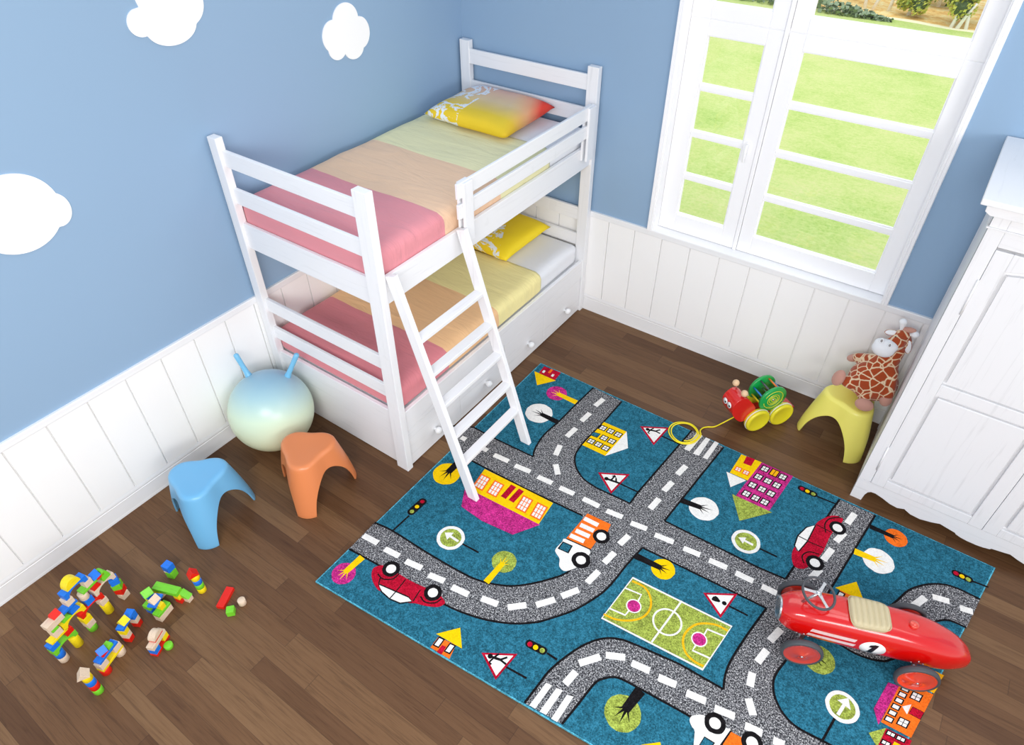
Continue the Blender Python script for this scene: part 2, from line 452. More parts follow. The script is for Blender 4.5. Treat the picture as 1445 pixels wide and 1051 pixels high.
# bedding
M_SHEET = mat('white_sheet', (238, 239, 243), 0.85, 0.2)
t = NT(M_SHEET); t.bump(t.noise(t.coord('Object'), 9, 3), 0.25, 0.01)
def blanket_mat(name, b0, b1, cols):
    m = mat(name, (230, 180, 140), 0.7, 0.3); t = NT(m)
    c = t.n('ShaderNodeTexCoord'); s = t.n('ShaderNodeSeparateXYZ'); t.l(c.outputs['Object'], s.inputs[0])
    w = t.noise(t.coord('Object'), 5, 2)
    y = t.math('ADD', s.outputs[1], t.math('MULTIPLY', t.math('SUBTRACT', w, 0.5), 0.018))
    a = t.mix(t.math('GREATER_THAN', y, b0), cols[0], cols[1])
    a = t.mix(t.math('GREATER_THAN', y, b1), a, cols[2])
    t.l(a, t.b.inputs['Base Color'])
    t.b.inputs['Sheen Weight'].default_value = 0.15
    g = t.noise(t.coord('Object', (0.6, 2.2, 1), (0, 0, 0.5)), 5, 3, 0.5, 0.6)
    t.bump(g, 0.55, 0.03); return m
def rumple(zt, x1):
    def fn(p):
        w = max(0.0, min(1.0, (p.z - (zt - 0.03)) / 0.03))
        a = noise.noise(Vector((p.x * 2.4, p.y * 3.6, 1.3))) * 0.010 + noise.noise(Vector((p.x * 4 + p.y * 3, p.y * 9, 4.1))) * 0.0042
        p = p + Vector((0, 0, a * w))
        s_ = max(0.0, min(1.0, (p.x - (x1 - 0.02)) / 0.02))
        p.x += noise.noise(Vector((p.y * 5, p.z * 6, 2.2))) * 0.002 * s_
        return p
    return fn
def bedding(z0, zt, y_end, cols, where, b0, b1):
    mb = MB(); soft_box(mb, 0.040, 1.034, -1.982, -0.055, z0, zt - 0.004, 0.045, 24, 44, 8, rumple(zt - .004, 1.034))
    o = mb.build('mattress', M_SHEET, loc=None); tag(o, 'white sheeted mattress on the %s bunk' % where, 'mattress')
    o2 = MB(); f = rumple(zt, 1.038)
    soft_box(o2, 0.037, 1.038, -1.986, y_end + 0.05, z0 + 0.004, zt + 0.001, 0.047, 24, 44, 8, f, skip=('z0', 'y1'))
    # trim the hidden far lip so that the cloth ends in a straight hem
    geom = o2.bm.verts[:] + o2.bm.edges[:] + o2.bm.faces[:]
    bmesh.ops.bisect_plane(o2.bm, geom=geom, plane_co=(0, y_end, 0), plane_no=(0, 1, 0), clear_outer=True)
    b = o2.build('blanket', blanket_mat('banded_blanket_' + where, b0, b1, cols))
    s = b.modifiers.new('cloth', 'SOLIDIFY'); s.thickness = 0.004; s.offset = 1
    tag(b, 'pink, orange and yellow banded blanket spread on the %s bunk' % where, 'blanket')
CB = ((222, 142, 150), (236, 198, 164), (234, 228, 180))
bedding(1.206, 1.440, -0.500, CB, 'upper', -1.500, -1.005)
bedding(0.422, 0.583, -0.555, ((226, 136, 144), (248, 200, 148), (250, 236, 166)), 'lower', -1.550, -1.048)

def pillow(name_, cx, cy, z, w, l, h, rot, m, label, tilt=0.0):
    mb = MB(); nx, ny = 30, 26; V = {}
    R = Matrix.Rotation(rot, 3, 'Z')
    for s_ in (1, -1):
        for i in range(nx + 1):
            for j in range(ny + 1):
                if s_ == -1 and (i in (0, nx) or j in (0, ny)): V[s_, i, j] = V[1, i, j]; continue
                u, v = 2 * i / nx - 1, 2 * j / ny - 1
                k = (1 - u ** 4) ** 0.45 * (1 - v ** 4) ** 0.45
                pinch = 1 - 0.05 * (1 - abs(v) ** 2) * (abs(u) ** 6); pv = 1 - 0.05 * (1 - abs(u) ** 2) * (abs(v) ** 6)
                p = Vector((u * w / 2 * pinch, v * l / 2 * pv, 0))
                p.z = s_ * h * 0.5 * k * (1.15 if s_ > 0 else 0.85) + noise.noise(p * 9 + Vector((cx, cy, s_))) * 0.006 * k
                p = R @ p; p.z += tilt * v
                V[s_, i, j] = mb.bm.verts.new(p)
        for i in range(nx):
            for j in range(ny):
                q = [V[s_, i, j], V[s_, i + 1, j], V[s_, i + 1, j + 1], V[s_, i, j + 1]]
                if s_ < 0: q.reverse()
                f = mb.bm.faces.new(q); f.smooth = True
    o = mb.build('pillow', m, merge=False); o.location = (cx, cy, z); return tag(o, label, 'pillow')
def pillow_mat(name, upper):
    m = mat(name, (245, 205, 40), 0.6, 0.3); t = NT(m)
    c = t.n('ShaderNodeTexCoord'); s = t.n('ShaderNodeSeparateXYZ'); t.l(c.outputs['Object'], s.inputs[0]); X, Y = s.outputs[0], s.outputs[1]
    v = t.coord('Object')
    n1 = t.noise(v, 7.0, 6, 0.62, 0.8)
    if upper:
        base = t.ramp(t.math('ADD', t.math('MULTIPLY', Y, 1.5), 0.55), [(0.0, (244, 206, 10)), (0.30, (240, 206, 60)), (0.55, (232, 203, 158)), (0.85, (228, 180, 165)), (1.0, (222, 150, 150))])
        red = t.math('ADD', t.math('MULTIPLY', X, 2.6), t.math('MULTIPLY', Y, 1.1))
        rr = t.ramp(red, [(0.42, (0, 0, 0)), (0.75, (170, 170, 170)), (0.95, (245, 245, 245))])
        org = t.ramp(red, [(0.4, (250, 205, 30)), (0.68, (250, 130, 40)), (0.92, (238, 45, 20))])
        base = t.mix(rr, base, org)
        mask = t.math('LESS_THAN', X, -0.07)
    else:
        base = t.ramp(t.math('ADD', t.math('ADD', t.math('MULTIPLY', X, 1.3), t.math('MULTIPLY', Y, -0.2)), 0.5), [(0.0, (246, 190, 30)), (0.5, (248, 206, 40)), (1.0, (250, 222, 40))])
        mask = t.math('LESS_THAN', t.math('ADD', X, t.math('MULTIPLY', Y, 0.5)), 0.12)
    band = t.math('COMPARE', n1, 0.52, 0.040)
    t.l(t.mix(t.math('MULTIPLY', band, mask), base, (238, 242, 248)), t.b.inputs['Base Color'])
    t.bump(t.noise(t.coord('Object', (1, 1, 1)), 11, 3), 0.25, 0.01)
    return m
pillow('p', 0.475, -0.345, 1.503, 0.655, 0.53, 0.115, radians(-1), pillow_mat('yellow_red_print', True), 'yellow pillow with red corner and white splashes on the upper bunk', 0.012)
pillow('p', 0.475, -0.345, 0.648, 0.660, 0.53, 0.115, radians(-2), pillow_mat('yellow_white_print', False), 'yellow pillow with white splash print on the lower bunk', 0.012)

# ================================================================== WARDROBE
wr = root('wardrobe', (3.89, -0.35, 0), 'tall white wooden wardrobe with panelled doors at the right edge', 'wardrobe')
mb = MB().box(3.281, 4.507, -0.664, -0.004, 0.155, 1.806); mb.build('carcass', VZ, wr, bevel=0.003)
for x0, x1 in ((3.279, 3.300), (4.488, 4.509)):     # side frames reaching the floor
    mb = MB(); mb.box(x0, x1, -0.700, -0.640, 0.0, 1.808).box(x0, x1, -0.060, -0.006, 0.0, 1.806).box(x0, x1, -0.640, -0.060, 0.06, 0.16)
    mb.build('side_frame', VZ, wr, bevel=0.002, merge=False)
for x0, x1 in ((3.279, 3.341), (4.447, 4.509)):
    MB().box(x0, x1, -0.7005, -0.664, 0.156, 1.808).build('stile', VZ, wr, bevel=0.004)
MB().box(3.341, 4.447, -0.700, -0.664, 1.650, 1.808).build('frieze', VX, wr, bevel=0.004)
half = [(3.279, 0.0), (3.340, 0.0), (3.344, 0.05), (3.352, 0.076), (3.366, 0.089), (3.388, 0.092), (3.43, 0.080), (3.475, 0.062), (3.515, 0.057), (3.548, 0.071), (3.556, 0.066), (3.585, 0.052),
        (3.635, 0.048), (3.69, 0.062), (3.726, 0.076), (3.765, 0.068), (3.806, 0.060), (3.812, 0.052), (3.84, 0.044), (3.870, 0.040)]
pts = half + [(7.786 - a, b) for a, b in reversed(half)]
pts = pts + [(4.507, 0.156), (3.279, 0.156)]
MB().prism(pts, -0.7005, -0.672).build('apron', VX, wr)
def door(x0, x1, z0, z1, hinge_left):
    mb = MB(); y = -0.7035
    mb.box(x0, x1, -0.684, -0.664, z0, z1)
    w = 0.066; zm0, zm1 = 0.860, 0.926; zt = 1.556
    mb.box(x0, x0 + w, y, -0.684, z0, z1).box(x1 - w, x1, y, -0.684, z0, z1)
    mb.box(x0 + w, x1 - w, y, -0.684, z0, 0.217).box(x0 + w, x1 - w, y, -0.684, zm0, zm1)
    # arched top rail
    n = 16; arc = [(x0 + w + (x1 - x0 - 2 * w) * i / n, zt + 0.030 * sin(pi * i / n)) for i in range(n + 1)]
    mb.prism([(x0 + w, z1)] + arc + [(x1 - w, z1)], y, -0.684)
    d = mb.build('door', VZ, wr, bevel=0.003, merge=False)
    g = 0.015
    for a0, a1, arch in ((0.217 + g, zm0 - g, False), (zm1 + g, zt - g, True)):
        if arch:
            P = [(x0 + w + g, a0), (x1 - w - g, a0)] + [(x1 - w - g - (x1 - x0 - 2 * w - 2 * g) * i / n, a1 + 0.028 * sin(pi * i / n)) for i in range(n + 1)]
        else: P = [(x0 + w + g, a0), (x1 - w - g, a0), (x1 - w - g, a1), (x0 + w + g, a1)]
        MB().prism(P, -0.7025, -0.684).build('raised_panel', VZ, d, bevel=0.004)
    hx = x0 - 0.004 if hinge_left else x1 + 0.004
    for h0, h1 in ((1.312, 1.493), (0.263, 0.443)):
        MB().lathe([(0, 0), (0.0045, 0), (0.0045, h1 - h0), (0, h1 - h0)], (hx, -0.7035, h0), (0, 0, 1), 12).build('hinge', M_TRIM, d)
    if not hinge_left or True:
        kx = x1 - 0.030 if hinge_left else x0 + 0.030
        MB().lathe([(0, 0), (0.008, 0), (0.008, 0.012), (0.017, 0.020), (0.017, 0.032), (0, 0.038)], (kx, -0.7035, 1.02), (0, -1, 0), 20).build('knob', M_TRIM, d)
door(3.3418, 3.8915, 0.158, 1.640, True); door(3.8935, 4.4462, 0.158, 1.640, False)
MB().box(3.270, 4.518, -0.709, -0.004, 1.722, 1.730).build('trim_strip', VX, wr, bevel=0.002)
MB().prism([(3.262, 1.790), (3.240, 1.803), (3.238, 1.836), (4.548, 1.836), (4.546, 1.803), (4.524, 1.790)], -0.745, -0.004).build('cornice', VX, wr, bevel=0.002)
MB().box(3.212, 4.574, -0.772, -0.004, 1.836, 1.860).build('top_board', VY, wr, bevel=0.004)

# ================================================================== STOOLS
def stool(name_, rgb, c, rot, label, H=0.340):
    m = mat('moulded_plastic_' + name_, rgb, 0.30, 0.5); mb = MB(); NTH = 180; rings = []
    def prof(th):
        a = ((th + pi / 3) % (2 * pi / 3)) - pi / 3             # angle from the nearest leg
        d = abs(a); w0 = radians(15); q = (1 + cos(3 * a)) / 2
        rt = 0.122 + 0.044 * q                                   # seat edge
        rb = 0.165 + 0.068 * q                                   # at the floor
        if d <= w0: zl = 0.0
        else:
            k = (radians(60) - d) / (radians(60) - w0); zl = 0.232 * sqrt(max(0.0, 1 - k ** 2.3))
        return rt, rb, zl
    zt = H; rad = 0.030
    prof_t = []
    for k in range(5): prof_t.append(('top', k / 5))
    for k in range(6): prof_t.append(('edge', k / 5))
    for k in range(1, 19): prof_t.append(('side', k / 18))
    for kind, u in prof_t:
        r_ = []
        for i in range(NTH):
            th = 2 * pi * i / NTH; rt, rb, zl = prof(th)
            if kind == 'top': r = (rt - rad) * u; z = zt - 0.004 * (1 - u * u)
            elif kind == 'edge':
                b = u * radians(66); r = rt - rad + rad * sin(b); z = zt - rad + rad * cos(b)
            else:
                z1 = zt - rad + rad * cos(radians(66)); r1 = rt - rad + rad * sin(radians(66))
                z = z1 + (zl - z1) * u; h = (z1 - z) / z1
                r = r1 + (rb - r1) * (1 - (1 - h) ** 1.25)
            r_.append(Vector((max(r, 1e-5) * cos(th), max(r, 1e-5) * sin(th), z)))
        rings.append(r_)
    mb.rings(rings, cap=False)
    # one vertex at the centre of the seat
    o = mb.build('plastic_stool', m, merge=True)
    s = o.modifiers.new('shell', 'SOLIDIFY'); s.thickness = 0.010; s.offset = -1
    s = o.modifiers.new('bevel', 'BEVEL'); s.width = 0.0025; s.segments = 2; s.limit_method = 'ANGLE'; s.angle_limit = radians(50)
    o.location = (c[0], c[1], 0.0005); o.rotation_euler = (0, 0, rot)
    return tag(o, label, 'stool', None)
stool('blue', (114, 180, 222), (0.403, -2.893), radians(-44), 'blue moulded plastic stool with three flared legs beside the left wall')
stool('orange', (226, 136, 84), (0.722, -2.420), radians(-57), 'orange moulded plastic stool with three flared legs by the hopper ball')
stool('yellow', (246, 236, 116), (3.080, -0.268), radians(-50), 'yellow moulded plastic stool under the giraffe toy beside the wardrobe')

# ================================================================== HOPPER BALL
hb = root('hopper_ball', (0.262, -2.290, 0), 'large hopper ball fading from pale green to blue, with two horns', 'bouncy ball')
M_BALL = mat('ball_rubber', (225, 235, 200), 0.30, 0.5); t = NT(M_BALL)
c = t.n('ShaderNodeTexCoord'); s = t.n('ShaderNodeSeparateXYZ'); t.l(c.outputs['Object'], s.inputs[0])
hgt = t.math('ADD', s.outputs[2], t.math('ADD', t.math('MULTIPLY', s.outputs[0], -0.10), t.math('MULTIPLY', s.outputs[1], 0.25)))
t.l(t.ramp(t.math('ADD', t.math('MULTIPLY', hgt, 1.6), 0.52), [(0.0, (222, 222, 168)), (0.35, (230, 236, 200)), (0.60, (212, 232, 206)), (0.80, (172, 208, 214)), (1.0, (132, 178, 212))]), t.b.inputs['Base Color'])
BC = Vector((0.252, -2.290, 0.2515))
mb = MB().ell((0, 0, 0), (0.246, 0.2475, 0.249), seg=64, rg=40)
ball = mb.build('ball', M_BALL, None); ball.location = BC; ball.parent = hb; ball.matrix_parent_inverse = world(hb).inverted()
M_HORN = mat('horn_rubber_blue', (120, 190, 228), 0.25, 0.5)
for (bx_, by_, bz_), tip in (((0.124, -2.291, 0.470), (0.074, -2.299, 0.612)), ((0.305, -2.154, 0.455), (0.363, -2.090, 0.610))):
    b0 = Vector((bx_, by_, bz_)); tp = Vector(tip)
    mb = MB().tube([b0 + (tp - b0) * k for k in (-0.05, 0.0, 0.15, 0.5, 0.85, 0.95, 0.99, 1.0)], [0.022, 0.020, 0.0155, 0.0145, 0.0155, 0.015, 0.010, 0.002], 16)
    mb.build('horn', M_HORN, hb)
# ================================================================== PLAY RUG
RZ = 0.0125                                     # height of the pile
def P(u, v): q = on_plane(u, v, 2, RZ); return Vector((q.x, q.y))
def Zm(ox, oy, s): return lambda *xy: [P(ox + xy[i] / s, oy + xy[i + 1] / s) for i in range(0, len(xy), 2)]
PX = Zm(0, 0, 1)
A1, A2, A3 = Zm(440, 500, 4.378), Zm(600, 500, 4.378), Zm(900, 560, 4.378)
A4, A5, A6 = Zm(440, 700, 4.378), Zm(680, 680, 4.378), Zm(1100, 660, 4.378)
A7, A8, CC = Zm(640, 850, 4.516), Zm(900, 850, 3.141), Zm(1070, 790, 4.027)
BB, S3, DD, EE = Zm(640, 500, 8.756), Zm(980, 820, 16.06), Zm(1225, 930, 8.683), Zm(960, 990, 10.32)
def isect(a, b, c, d):
    r, s = b - a, d - c; k = ((c - a).cross(s)) / (r.cross(s)); return a + r * k
Wc, Nc, Ec = PX(445, 820)[0], PX(763, 512)[0], PX(1405, 801)[0]
RE, BE = PX(1285, 1038)[0], PX(832.6, 1049.3)[0]
Sc = isect(Ec, RE, Wc, BE)

RUG = ['teal', 'road', 'black', 'white', 'red', 'yellow', 'olive', 'magenta', 'orange', 'amber', 'edge']
RGB = {'teal': (38, 102, 124), 'black': (22, 20, 22), 'white': (236, 233, 228), 'red': (178, 14, 44), 'yellow': (244, 200, 8),
       'olive': (150, 164, 70), 'magenta': (188, 44, 124), 'orange': (244, 112, 32), 'amber': (250, 178, 22), 'edge': (84, 168, 190)}
def rug_mat(nm):
    m = mat('rug_' + nm, RGB.get(nm, (120, 120, 120)), 0.95, 0.1); t = NT(m); v = t.coord('Object')
    if nm == 'road':
        a = t.noise(v, 150, 2, 0.9)
        c = t.ramp(a, [(0.0, (14, 14, 16)), (0.40, (24, 24, 27)), (0.48, (84, 84, 88)), (0.56, (132, 132, 135)), (0.68, (232, 230, 228))])
        t.l(c, t.b.inputs['Base Color']); t.bump(a, 0.5, 0.003); return m
    a = t.noise(v, 130, 2, 0.9); b = t.noise(v, 38, 2, 0.6)
    k = {'black': 0.25, 'white': 0.05, 'red': 0.22, 'yellow': 0.06, 'amber': 0.08, 'orange': 0.12}.get(nm, 0.30)
    f = t.math('ADD', t.math('MULTIPLY', a, 0.7), t.math('MULTIPLY', b, 0.3))
    base = RGB[nm]; dk = tuple(int(x * (1 - k)) for x in base); lt = tuple(min(255, int(x * (1 + k * 0.55) + 40 * k)) for x in base)
    t.l(t.ramp(f, [(0.38, dk), (0.5, base), (0.62, lt)]), t.b.inputs['Base Color']); t.bump(a, 0.45, 0.003); return m
rb = MB(); LAY = [0]
def flat(pts, col, up=True):
    """one inlaid patch of pile, a hair higher than the patch before it"""
    if up: LAY[0] += 1
    z = RZ + 0.000005 * LAY[0]
    V = [rb.bm.verts.new((p.x, p.y, z)) for p in pts]
    for tri in tessellate_polygon([[Vector((p.x, p.y, 0)) for p in pts]]):
        try:
            f = rb.bm.faces.new([V[i] for i in tri]); f.material_index = RUG.index(col)
            f.normal_update()
            if f.normal.z < 0: f.normal_flip()
        except ValueError: pass
def line(pts, w, col, closed=False):
    pts = list(pts); N = len(pts); L, R = [], []
    for i in range(N):
        a = pts[i - 1] if (closed or i > 0) else pts[i]; b = pts[(i + 1) % N] if (closed or i < N - 1) else pts[i]
        d = (b - a).normalized(); n = Vector((-d.y, d.x)) * w / 2
        L.append(pts[i] + n); R.append(pts[i] - n)
    LAY[0] += 1
    rng = range(N) if closed else range(N - 1)
    for i in rng:
        j = (i + 1) % N; flat([L[i], L[j], R[j], R[i]], col, up=False)
def sm(pts, n=6, closed=False): return [Vector((p.x, p.y)) for p in crom([Vector((p.x, p.y, 0)) for p in pts], n, closed)]
def disc(c, r, col, n=40, wob=0.0):
    flat([c + Vector((cos(2 * pi * i / n), sin(2 * pi * i / n))) * r * (1 + wob * noise.noise(Vector((cos(2 * pi * i / n) * 3, sin(2 * pi * i / n) * 3, c.x * 5)))) for i in range(n)], col)
def dash(a, b, w=0.034): line([a, b], w, 'white')

# body of the rug: backing, pile block and the paler bound edge
c4 = [Wc, Nc, Ec, Sc]
def block(ps, z0, z1, mi):
    A = [rb.bm.verts.new((p.x, p.y, z0)) for p in ps]; B = [rb.bm.verts.new((p.x, p.y, z1)) for p in ps]
    for i in range(4):
        f = rb.bm.faces.new((A[i], A[(i + 1) % 4], B[(i + 1) % 4], B[i])); f.material_index = mi
    f = rb.bm.faces.new(B); f.material_index = mi; f = rb.bm.faces.new(A[::-1]); f.material_index = mi
block(c4, 0.0006, RZ - 0.0012, RUG.index('edge'))
cen = (Wc + Nc + Ec + Sc) / 4
ins = [cen + (p - cen) * 0.9955 for p in c4]
block(ins, RZ - 0.0013, RZ, RUG.index('teal'))

# ---- roads
def Q(*l):
    o = []
    for x in l: o += x
    return o
rMainUp1 = PX(637, 600.5, 668, 602.6, 696, 617.6, 752.6, 644.4)
rR2left = sm(A2(668, 632, 672, 600, 690, 560, 740, 490, 830, 410, 930, 310, 1040, 205))
rR2right = sm(A2(1215, 290, 1090, 430, 1000, 520, 965, 560, 928, 620, 930, 690, 975, 765, 1060, 825))
rMainUp2 = A2(1060, 825, 1265, 920)
rR3left = A2(1265, 920) + A3(0, 590, 335, 205)
rR3right = A3(530, 310, 165, 765)
rMainUp3 = A3(165, 765, 740, 1051) + PX(1108.5, 817)
rR4left = PX(1108.5, 817) + A6(330, 250, 372, 195)
rR4right = A6(592, 292, 290, 790)
rLowMain = PX(636, 636, 662.7, 648.5) + A2(600, 820, 970, 995)
rR5in = sm(A5(620, 210, 640, 290, 610, 420, 545, 545, 400, 605, 200, 642, 40, 625)) + sm(A4(1080, 535, 960, 490, 730, 360, 500, 215, 388, 163))
rR5out = sm(A4(230, 326, 420, 430, 600, 540, 820, 668, 960, 728, 1100, 768, 1260, 787, 1400, 777)) + sm(A5(400, 850, 560, 795, 700, 715, 790, 640, 900, 505, 992, 405))
rLowMain2 = A5(992, 405) + PX(1081.5, 858)
rR6left = sm(A8(570, 25, 480, 150, 410, 262, 386, 330, 380, 385))
rR7up = A8(380, 385) + sm(A7(1445, 395, 1150, 265, 1050, 232, 950, 230, 850, 262, 750, 320, 620, 425, 540, 525, 452, 640))
_p = PX(1060, 1058, 1110, 1085); _q = PX(1185, 1058, 1240, 1090)
_pe, _qe = isect(_p[0], _p[0] + Vector((1, -.02)), Ec, Sc), isect(_q[0], _q[0] + Vector((1, -.02)), Ec, Sc)
rR7low = sm(A7(690, 775, 800, 640, 900, 515, 960, 484, 1050, 480, 1200, 556, 1445, 690)) + EE(160, 225) + [_p[0], _pe]
rR6right = [_qe, _q[0]] + sm(CC(370, 1030, 220, 950, 140, 870, 95, 780, 85, 700, 105, 640, 160, 565, 260, 420, 390, 200))[:-1] + rR4right[-1:]
# grey ground
flat(rMainUp1 + rR2left[1:] + rR2right + rMainUp2[1:] + rR3left[1:] + rR3right + rMainUp3[1:] + rR4left[1:] + rR4right[:1] + rR6right[::-1][1:] +
     rR7low[::-1] + rR7up[::-1] + rR6left[::-1][1:] + rLowMain2[::-1][1:] + rR5out[::-1][1:] + rR5in[::-1] + rLowMain[::-1][1:], 'road')
r8out = sm(A6(1240, 812, 1100, 745, 1000, 718, 900, 722, 800, 755, 720, 825) + PX(1245, 862, 1215, 872, 1180, 862))
r8in = sm(A6(1155, 988, 1100, 962, 1040, 940, 980, 945, 945, 965) + PX(1304, 900, 1288, 918) + CC(740, 570, 700, 573, 640, 563, 560, 535, 480, 490) + PX(1165, 895))
flat(r8out + r8in[::-1], 'road')
BL = 0.011
for l in (rMainUp1, rR2left, rR2right, rMainUp2, rR3left, rR3right, rMainUp3, rR4left, rR4right, rLowMain, rR5in[14:], rR5out, rLowMain2, rR6left, rR7up, rR7low, rR6right, r8out, r8in):
    line(l, BL, 'black')
# ---- lane dashes
def dz(fn, *q):
    for i in range(0, len(q), 4): a, b = fn(*q[i:i + 4]); dash(a, b)
dz(A2, 222, 512, 252, 526, 350, 576, 385, 594, 425, 620, 515, 660, 555, 685, 650, 725, 695, 755, 785, 795, 830, 822, 920, 862, 975, 890, 1075, 938, 1120, 965, 1220, 1005,
   1050, 318, 1102, 275, 965, 412, 1018, 362, 875, 508, 932, 455, 806, 622, 834, 560, 806, 678, 820, 742)
dz(A3, 245, 478, 298, 425, 160, 580, 215, 525, 75, 690, 130, 632)
dz(A5, 1040, 165, 1095, 102, 920, 252, 1020, 290, 1068, 325, 1185, 372, 1245, 408, 1348, 450)
dz(PX, 1000.5, 790, 1026, 801, 1038, 808, 1063, 820, 1075, 827, 1096, 837)
dz(A4, 318, 242, 408, 290, 450, 325, 540, 370, 580, 400, 680, 445, 722, 485, 820, 525, 865, 560, 968, 608, 1048, 630, 1150, 668, 1210, 688, 1325, 672)
dz(A5, 335, 760, 452, 725, 492, 705, 598, 665, 650, 622, 722, 550, 755, 500, 820, 435, 850, 385, 908, 330)
dz(A6, 418, 345, 465, 282, 348, 455, 402, 400, 270, 570, 325, 500, 195, 680, 252, 625, 825, 855, 900, 800, 945, 795, 1050, 825, 1115, 865, 1195, 890)
dz(A8, 585, 170, 635, 118, 530, 265, 572, 210, 497, 372, 508, 310, 490, 425, 512, 500, 95, 335, 170, 365, 215, 400, 302, 438, 340, 468, 430, 505, 475, 545, 552, 580, 600, 610, 650, 632)
dz(A7, 710, 520, 780, 440, 800, 388, 935, 345, 970, 335, 1095, 350, 1135, 385, 1250, 435, 1305, 475, 1420, 525)
# zebra crossings
for q in (A3(285, 321, 320, 336, 400, 240, 362, 222), A3(340, 350, 378, 363, 447, 262, 421, 250), A3(400, 375, 430, 386, 501, 285, 476, 273),
          A7(483, 655, 520, 676, 628, 528, 590, 512), A7(548, 695, 590, 716, 697, 560, 655, 545), A7(622, 740, 660, 762, 765, 600, 722, 588)):
    flat(q, 'white')
# ---- trees: a round crown and a forked trunk
def tree(c, e, col, s, tcol, w=0.032, wob=0.05):
    r = (e - c).length; disc(c, r, col, wob=wob)
    d = (c - s); L = d.length; d.normalize(); n = Vector((-d.y, d.x))
    k = s + d * (L - r * 0.25)
    flat([s + n * w * .62, k + n * w * .5, k - n * w * .5, s - n * w * .62], tcol)
    for off, ln in ((-.9, .50), (-.35, .95), (.25, 1.15), (.85, .62)):
        t_ = k + d * r * ln * 0.75 + n * off * w * 1.4
        flat([k + n * (off * w * .35 + w * .17), t_, k + n * (off * w * .35 - w * .17), k - d * w * .3], tcol)
def T2(fn, *q): return fn(*q)
tree(*A2(812, 240, 875, 240), 'magenta', A2(935, 297)[0], 'yellow', .034)
tree(*BB(1055, 725, 1222, 725), 'white', BB(1290, 838)[0], 'black')
tree(*A2(132, 738, 217, 738), 'yellow', A2(245, 628)[0], 'black', .040)
tree(*A4(197, 478, 272, 478), 'magenta', A4(312, 376)[0], 'yellow', .032)
tree(*A4(1188, 405, 1265, 405), 'olive', A4(1077, 532)[0], 'yellow', .028)
tree(*A3(408, 690, 498, 690), 'white', A3(262, 636)[0], 'black')
tree(*A5(1120, 538, 1193, 538), 'yellow', A5(948, 455)[0], 'black')
tree(*A6(718, 433, 785, 433), 'orange', A6(558, 362)[0], 'black', .026)
tree(*A6(610, 575, 702, 575), 'white', A6(462, 515)[0], 'yellow', .034)
tree(*A7(1078, 705, 1195, 705), 'olive', A7(1192, 558)[0], 'black', .040)
tree(*CC(345, 565, 432, 565), 'olive', CC(265, 480)[0], 'black', .034)
# ---- warning signs
def shrink(t, k):
    c = sum(t, Vector((0, 0))) / len(t); return [c + (p - c) * k for p in t]
def tri(t, pole, glyph, kind):
    line(pole, .010, 'black'); flat(t, 'red'); flat(shrink(t, .78), 'white')
    c, d = glyph; ax = (d - c).normalized(); n = Vector((-ax.y, ax.x)); L = (d - c).length
    pt = lambda a, b: c + ax * L * a + n * L * b
    if kind == 'man':
        disc(pt(-.02, .02), .012, 'black')
        line([pt(.12, 0), pt(.62, 0)], .013, 'black'); line([pt(.2, 0), pt(.42, .30)], .009, 'black'); line([pt(.2, 0), pt(.05, -.32), pt(.2, -.42)], .009, 'black')
        line([pt(.6, 0), pt(.95, .26)], .010, 'black'); line([pt(.6, 0), pt(1.0, -.16)], .010, 'black')
    elif kind == 'excl':
        flat(S3(385, 400, 420, 350, 480, 335, 530, 370, 590, 455, 560, 478, 470, 460, 400, 430), 'black'); disc(S3(675, 500)[0], .0115, 'black')
    else:
        line([pt(-.1, 0), pt(1.05, 0)], .014, 'black'); disc(pt(0, 0), .013, 'black')
        line([pt(.35, 0), pt(.45, .42)], .010, 'black'); flat([pt(.25, .38), pt(.65, .38), pt(.45, .62)], 'black')
        line([pt(.75, 0), pt(.62, .36)], .010, 'black')
tri(A3(14, 181, 196, 190, 98, 298), A3(140, 238, 258, 292), A3(62, 202, 140, 218), 'man')
tri(A2(1068, 729, 1264, 741, 1148, 862), A2(1185, 790, 1318, 852), A2(1120, 768, 1200, 796), 'fork')
tri(S3(195, 262, 975, 288, 590, 835), S3(780, 560, 1205, 778), S3(430, 400, 670, 500), 'excl')
tri(A7(178, 320, 408, 328, 268, 493), A7(330, 408, 466, 483), A7(235, 345, 340, 378), 'man')
# ---- round arrow signs
def sign(c, e, pole, a, b):
    line(pole, .010, 'black'); r = (e - c).length; disc(c, r, 'white', wob=.03); disc(c, r * .76, 'olive', wob=.03)
    d = (b - a).normalized(); n = Vector((-d.y, d.x)); L = (b - a).length
    line([a, b - d * L * .3], .014, 'white'); flat([b, b - d * L * .42 + n * L * .30, b - d * L * .42 - n * L * .30], 'white')
sign(*A4(858, 257, 945, 257), A4(925, 292, 1030, 348), *A4(905, 280, 822, 225))
sign(*A3(668, 893, 755, 893), A3(748, 934, 860, 988), *A3(712, 915, 622, 868))
sign(*CC(478, 835, 570, 835), CC(437, 895, 362, 1030), *CC(452, 880, 512, 785))
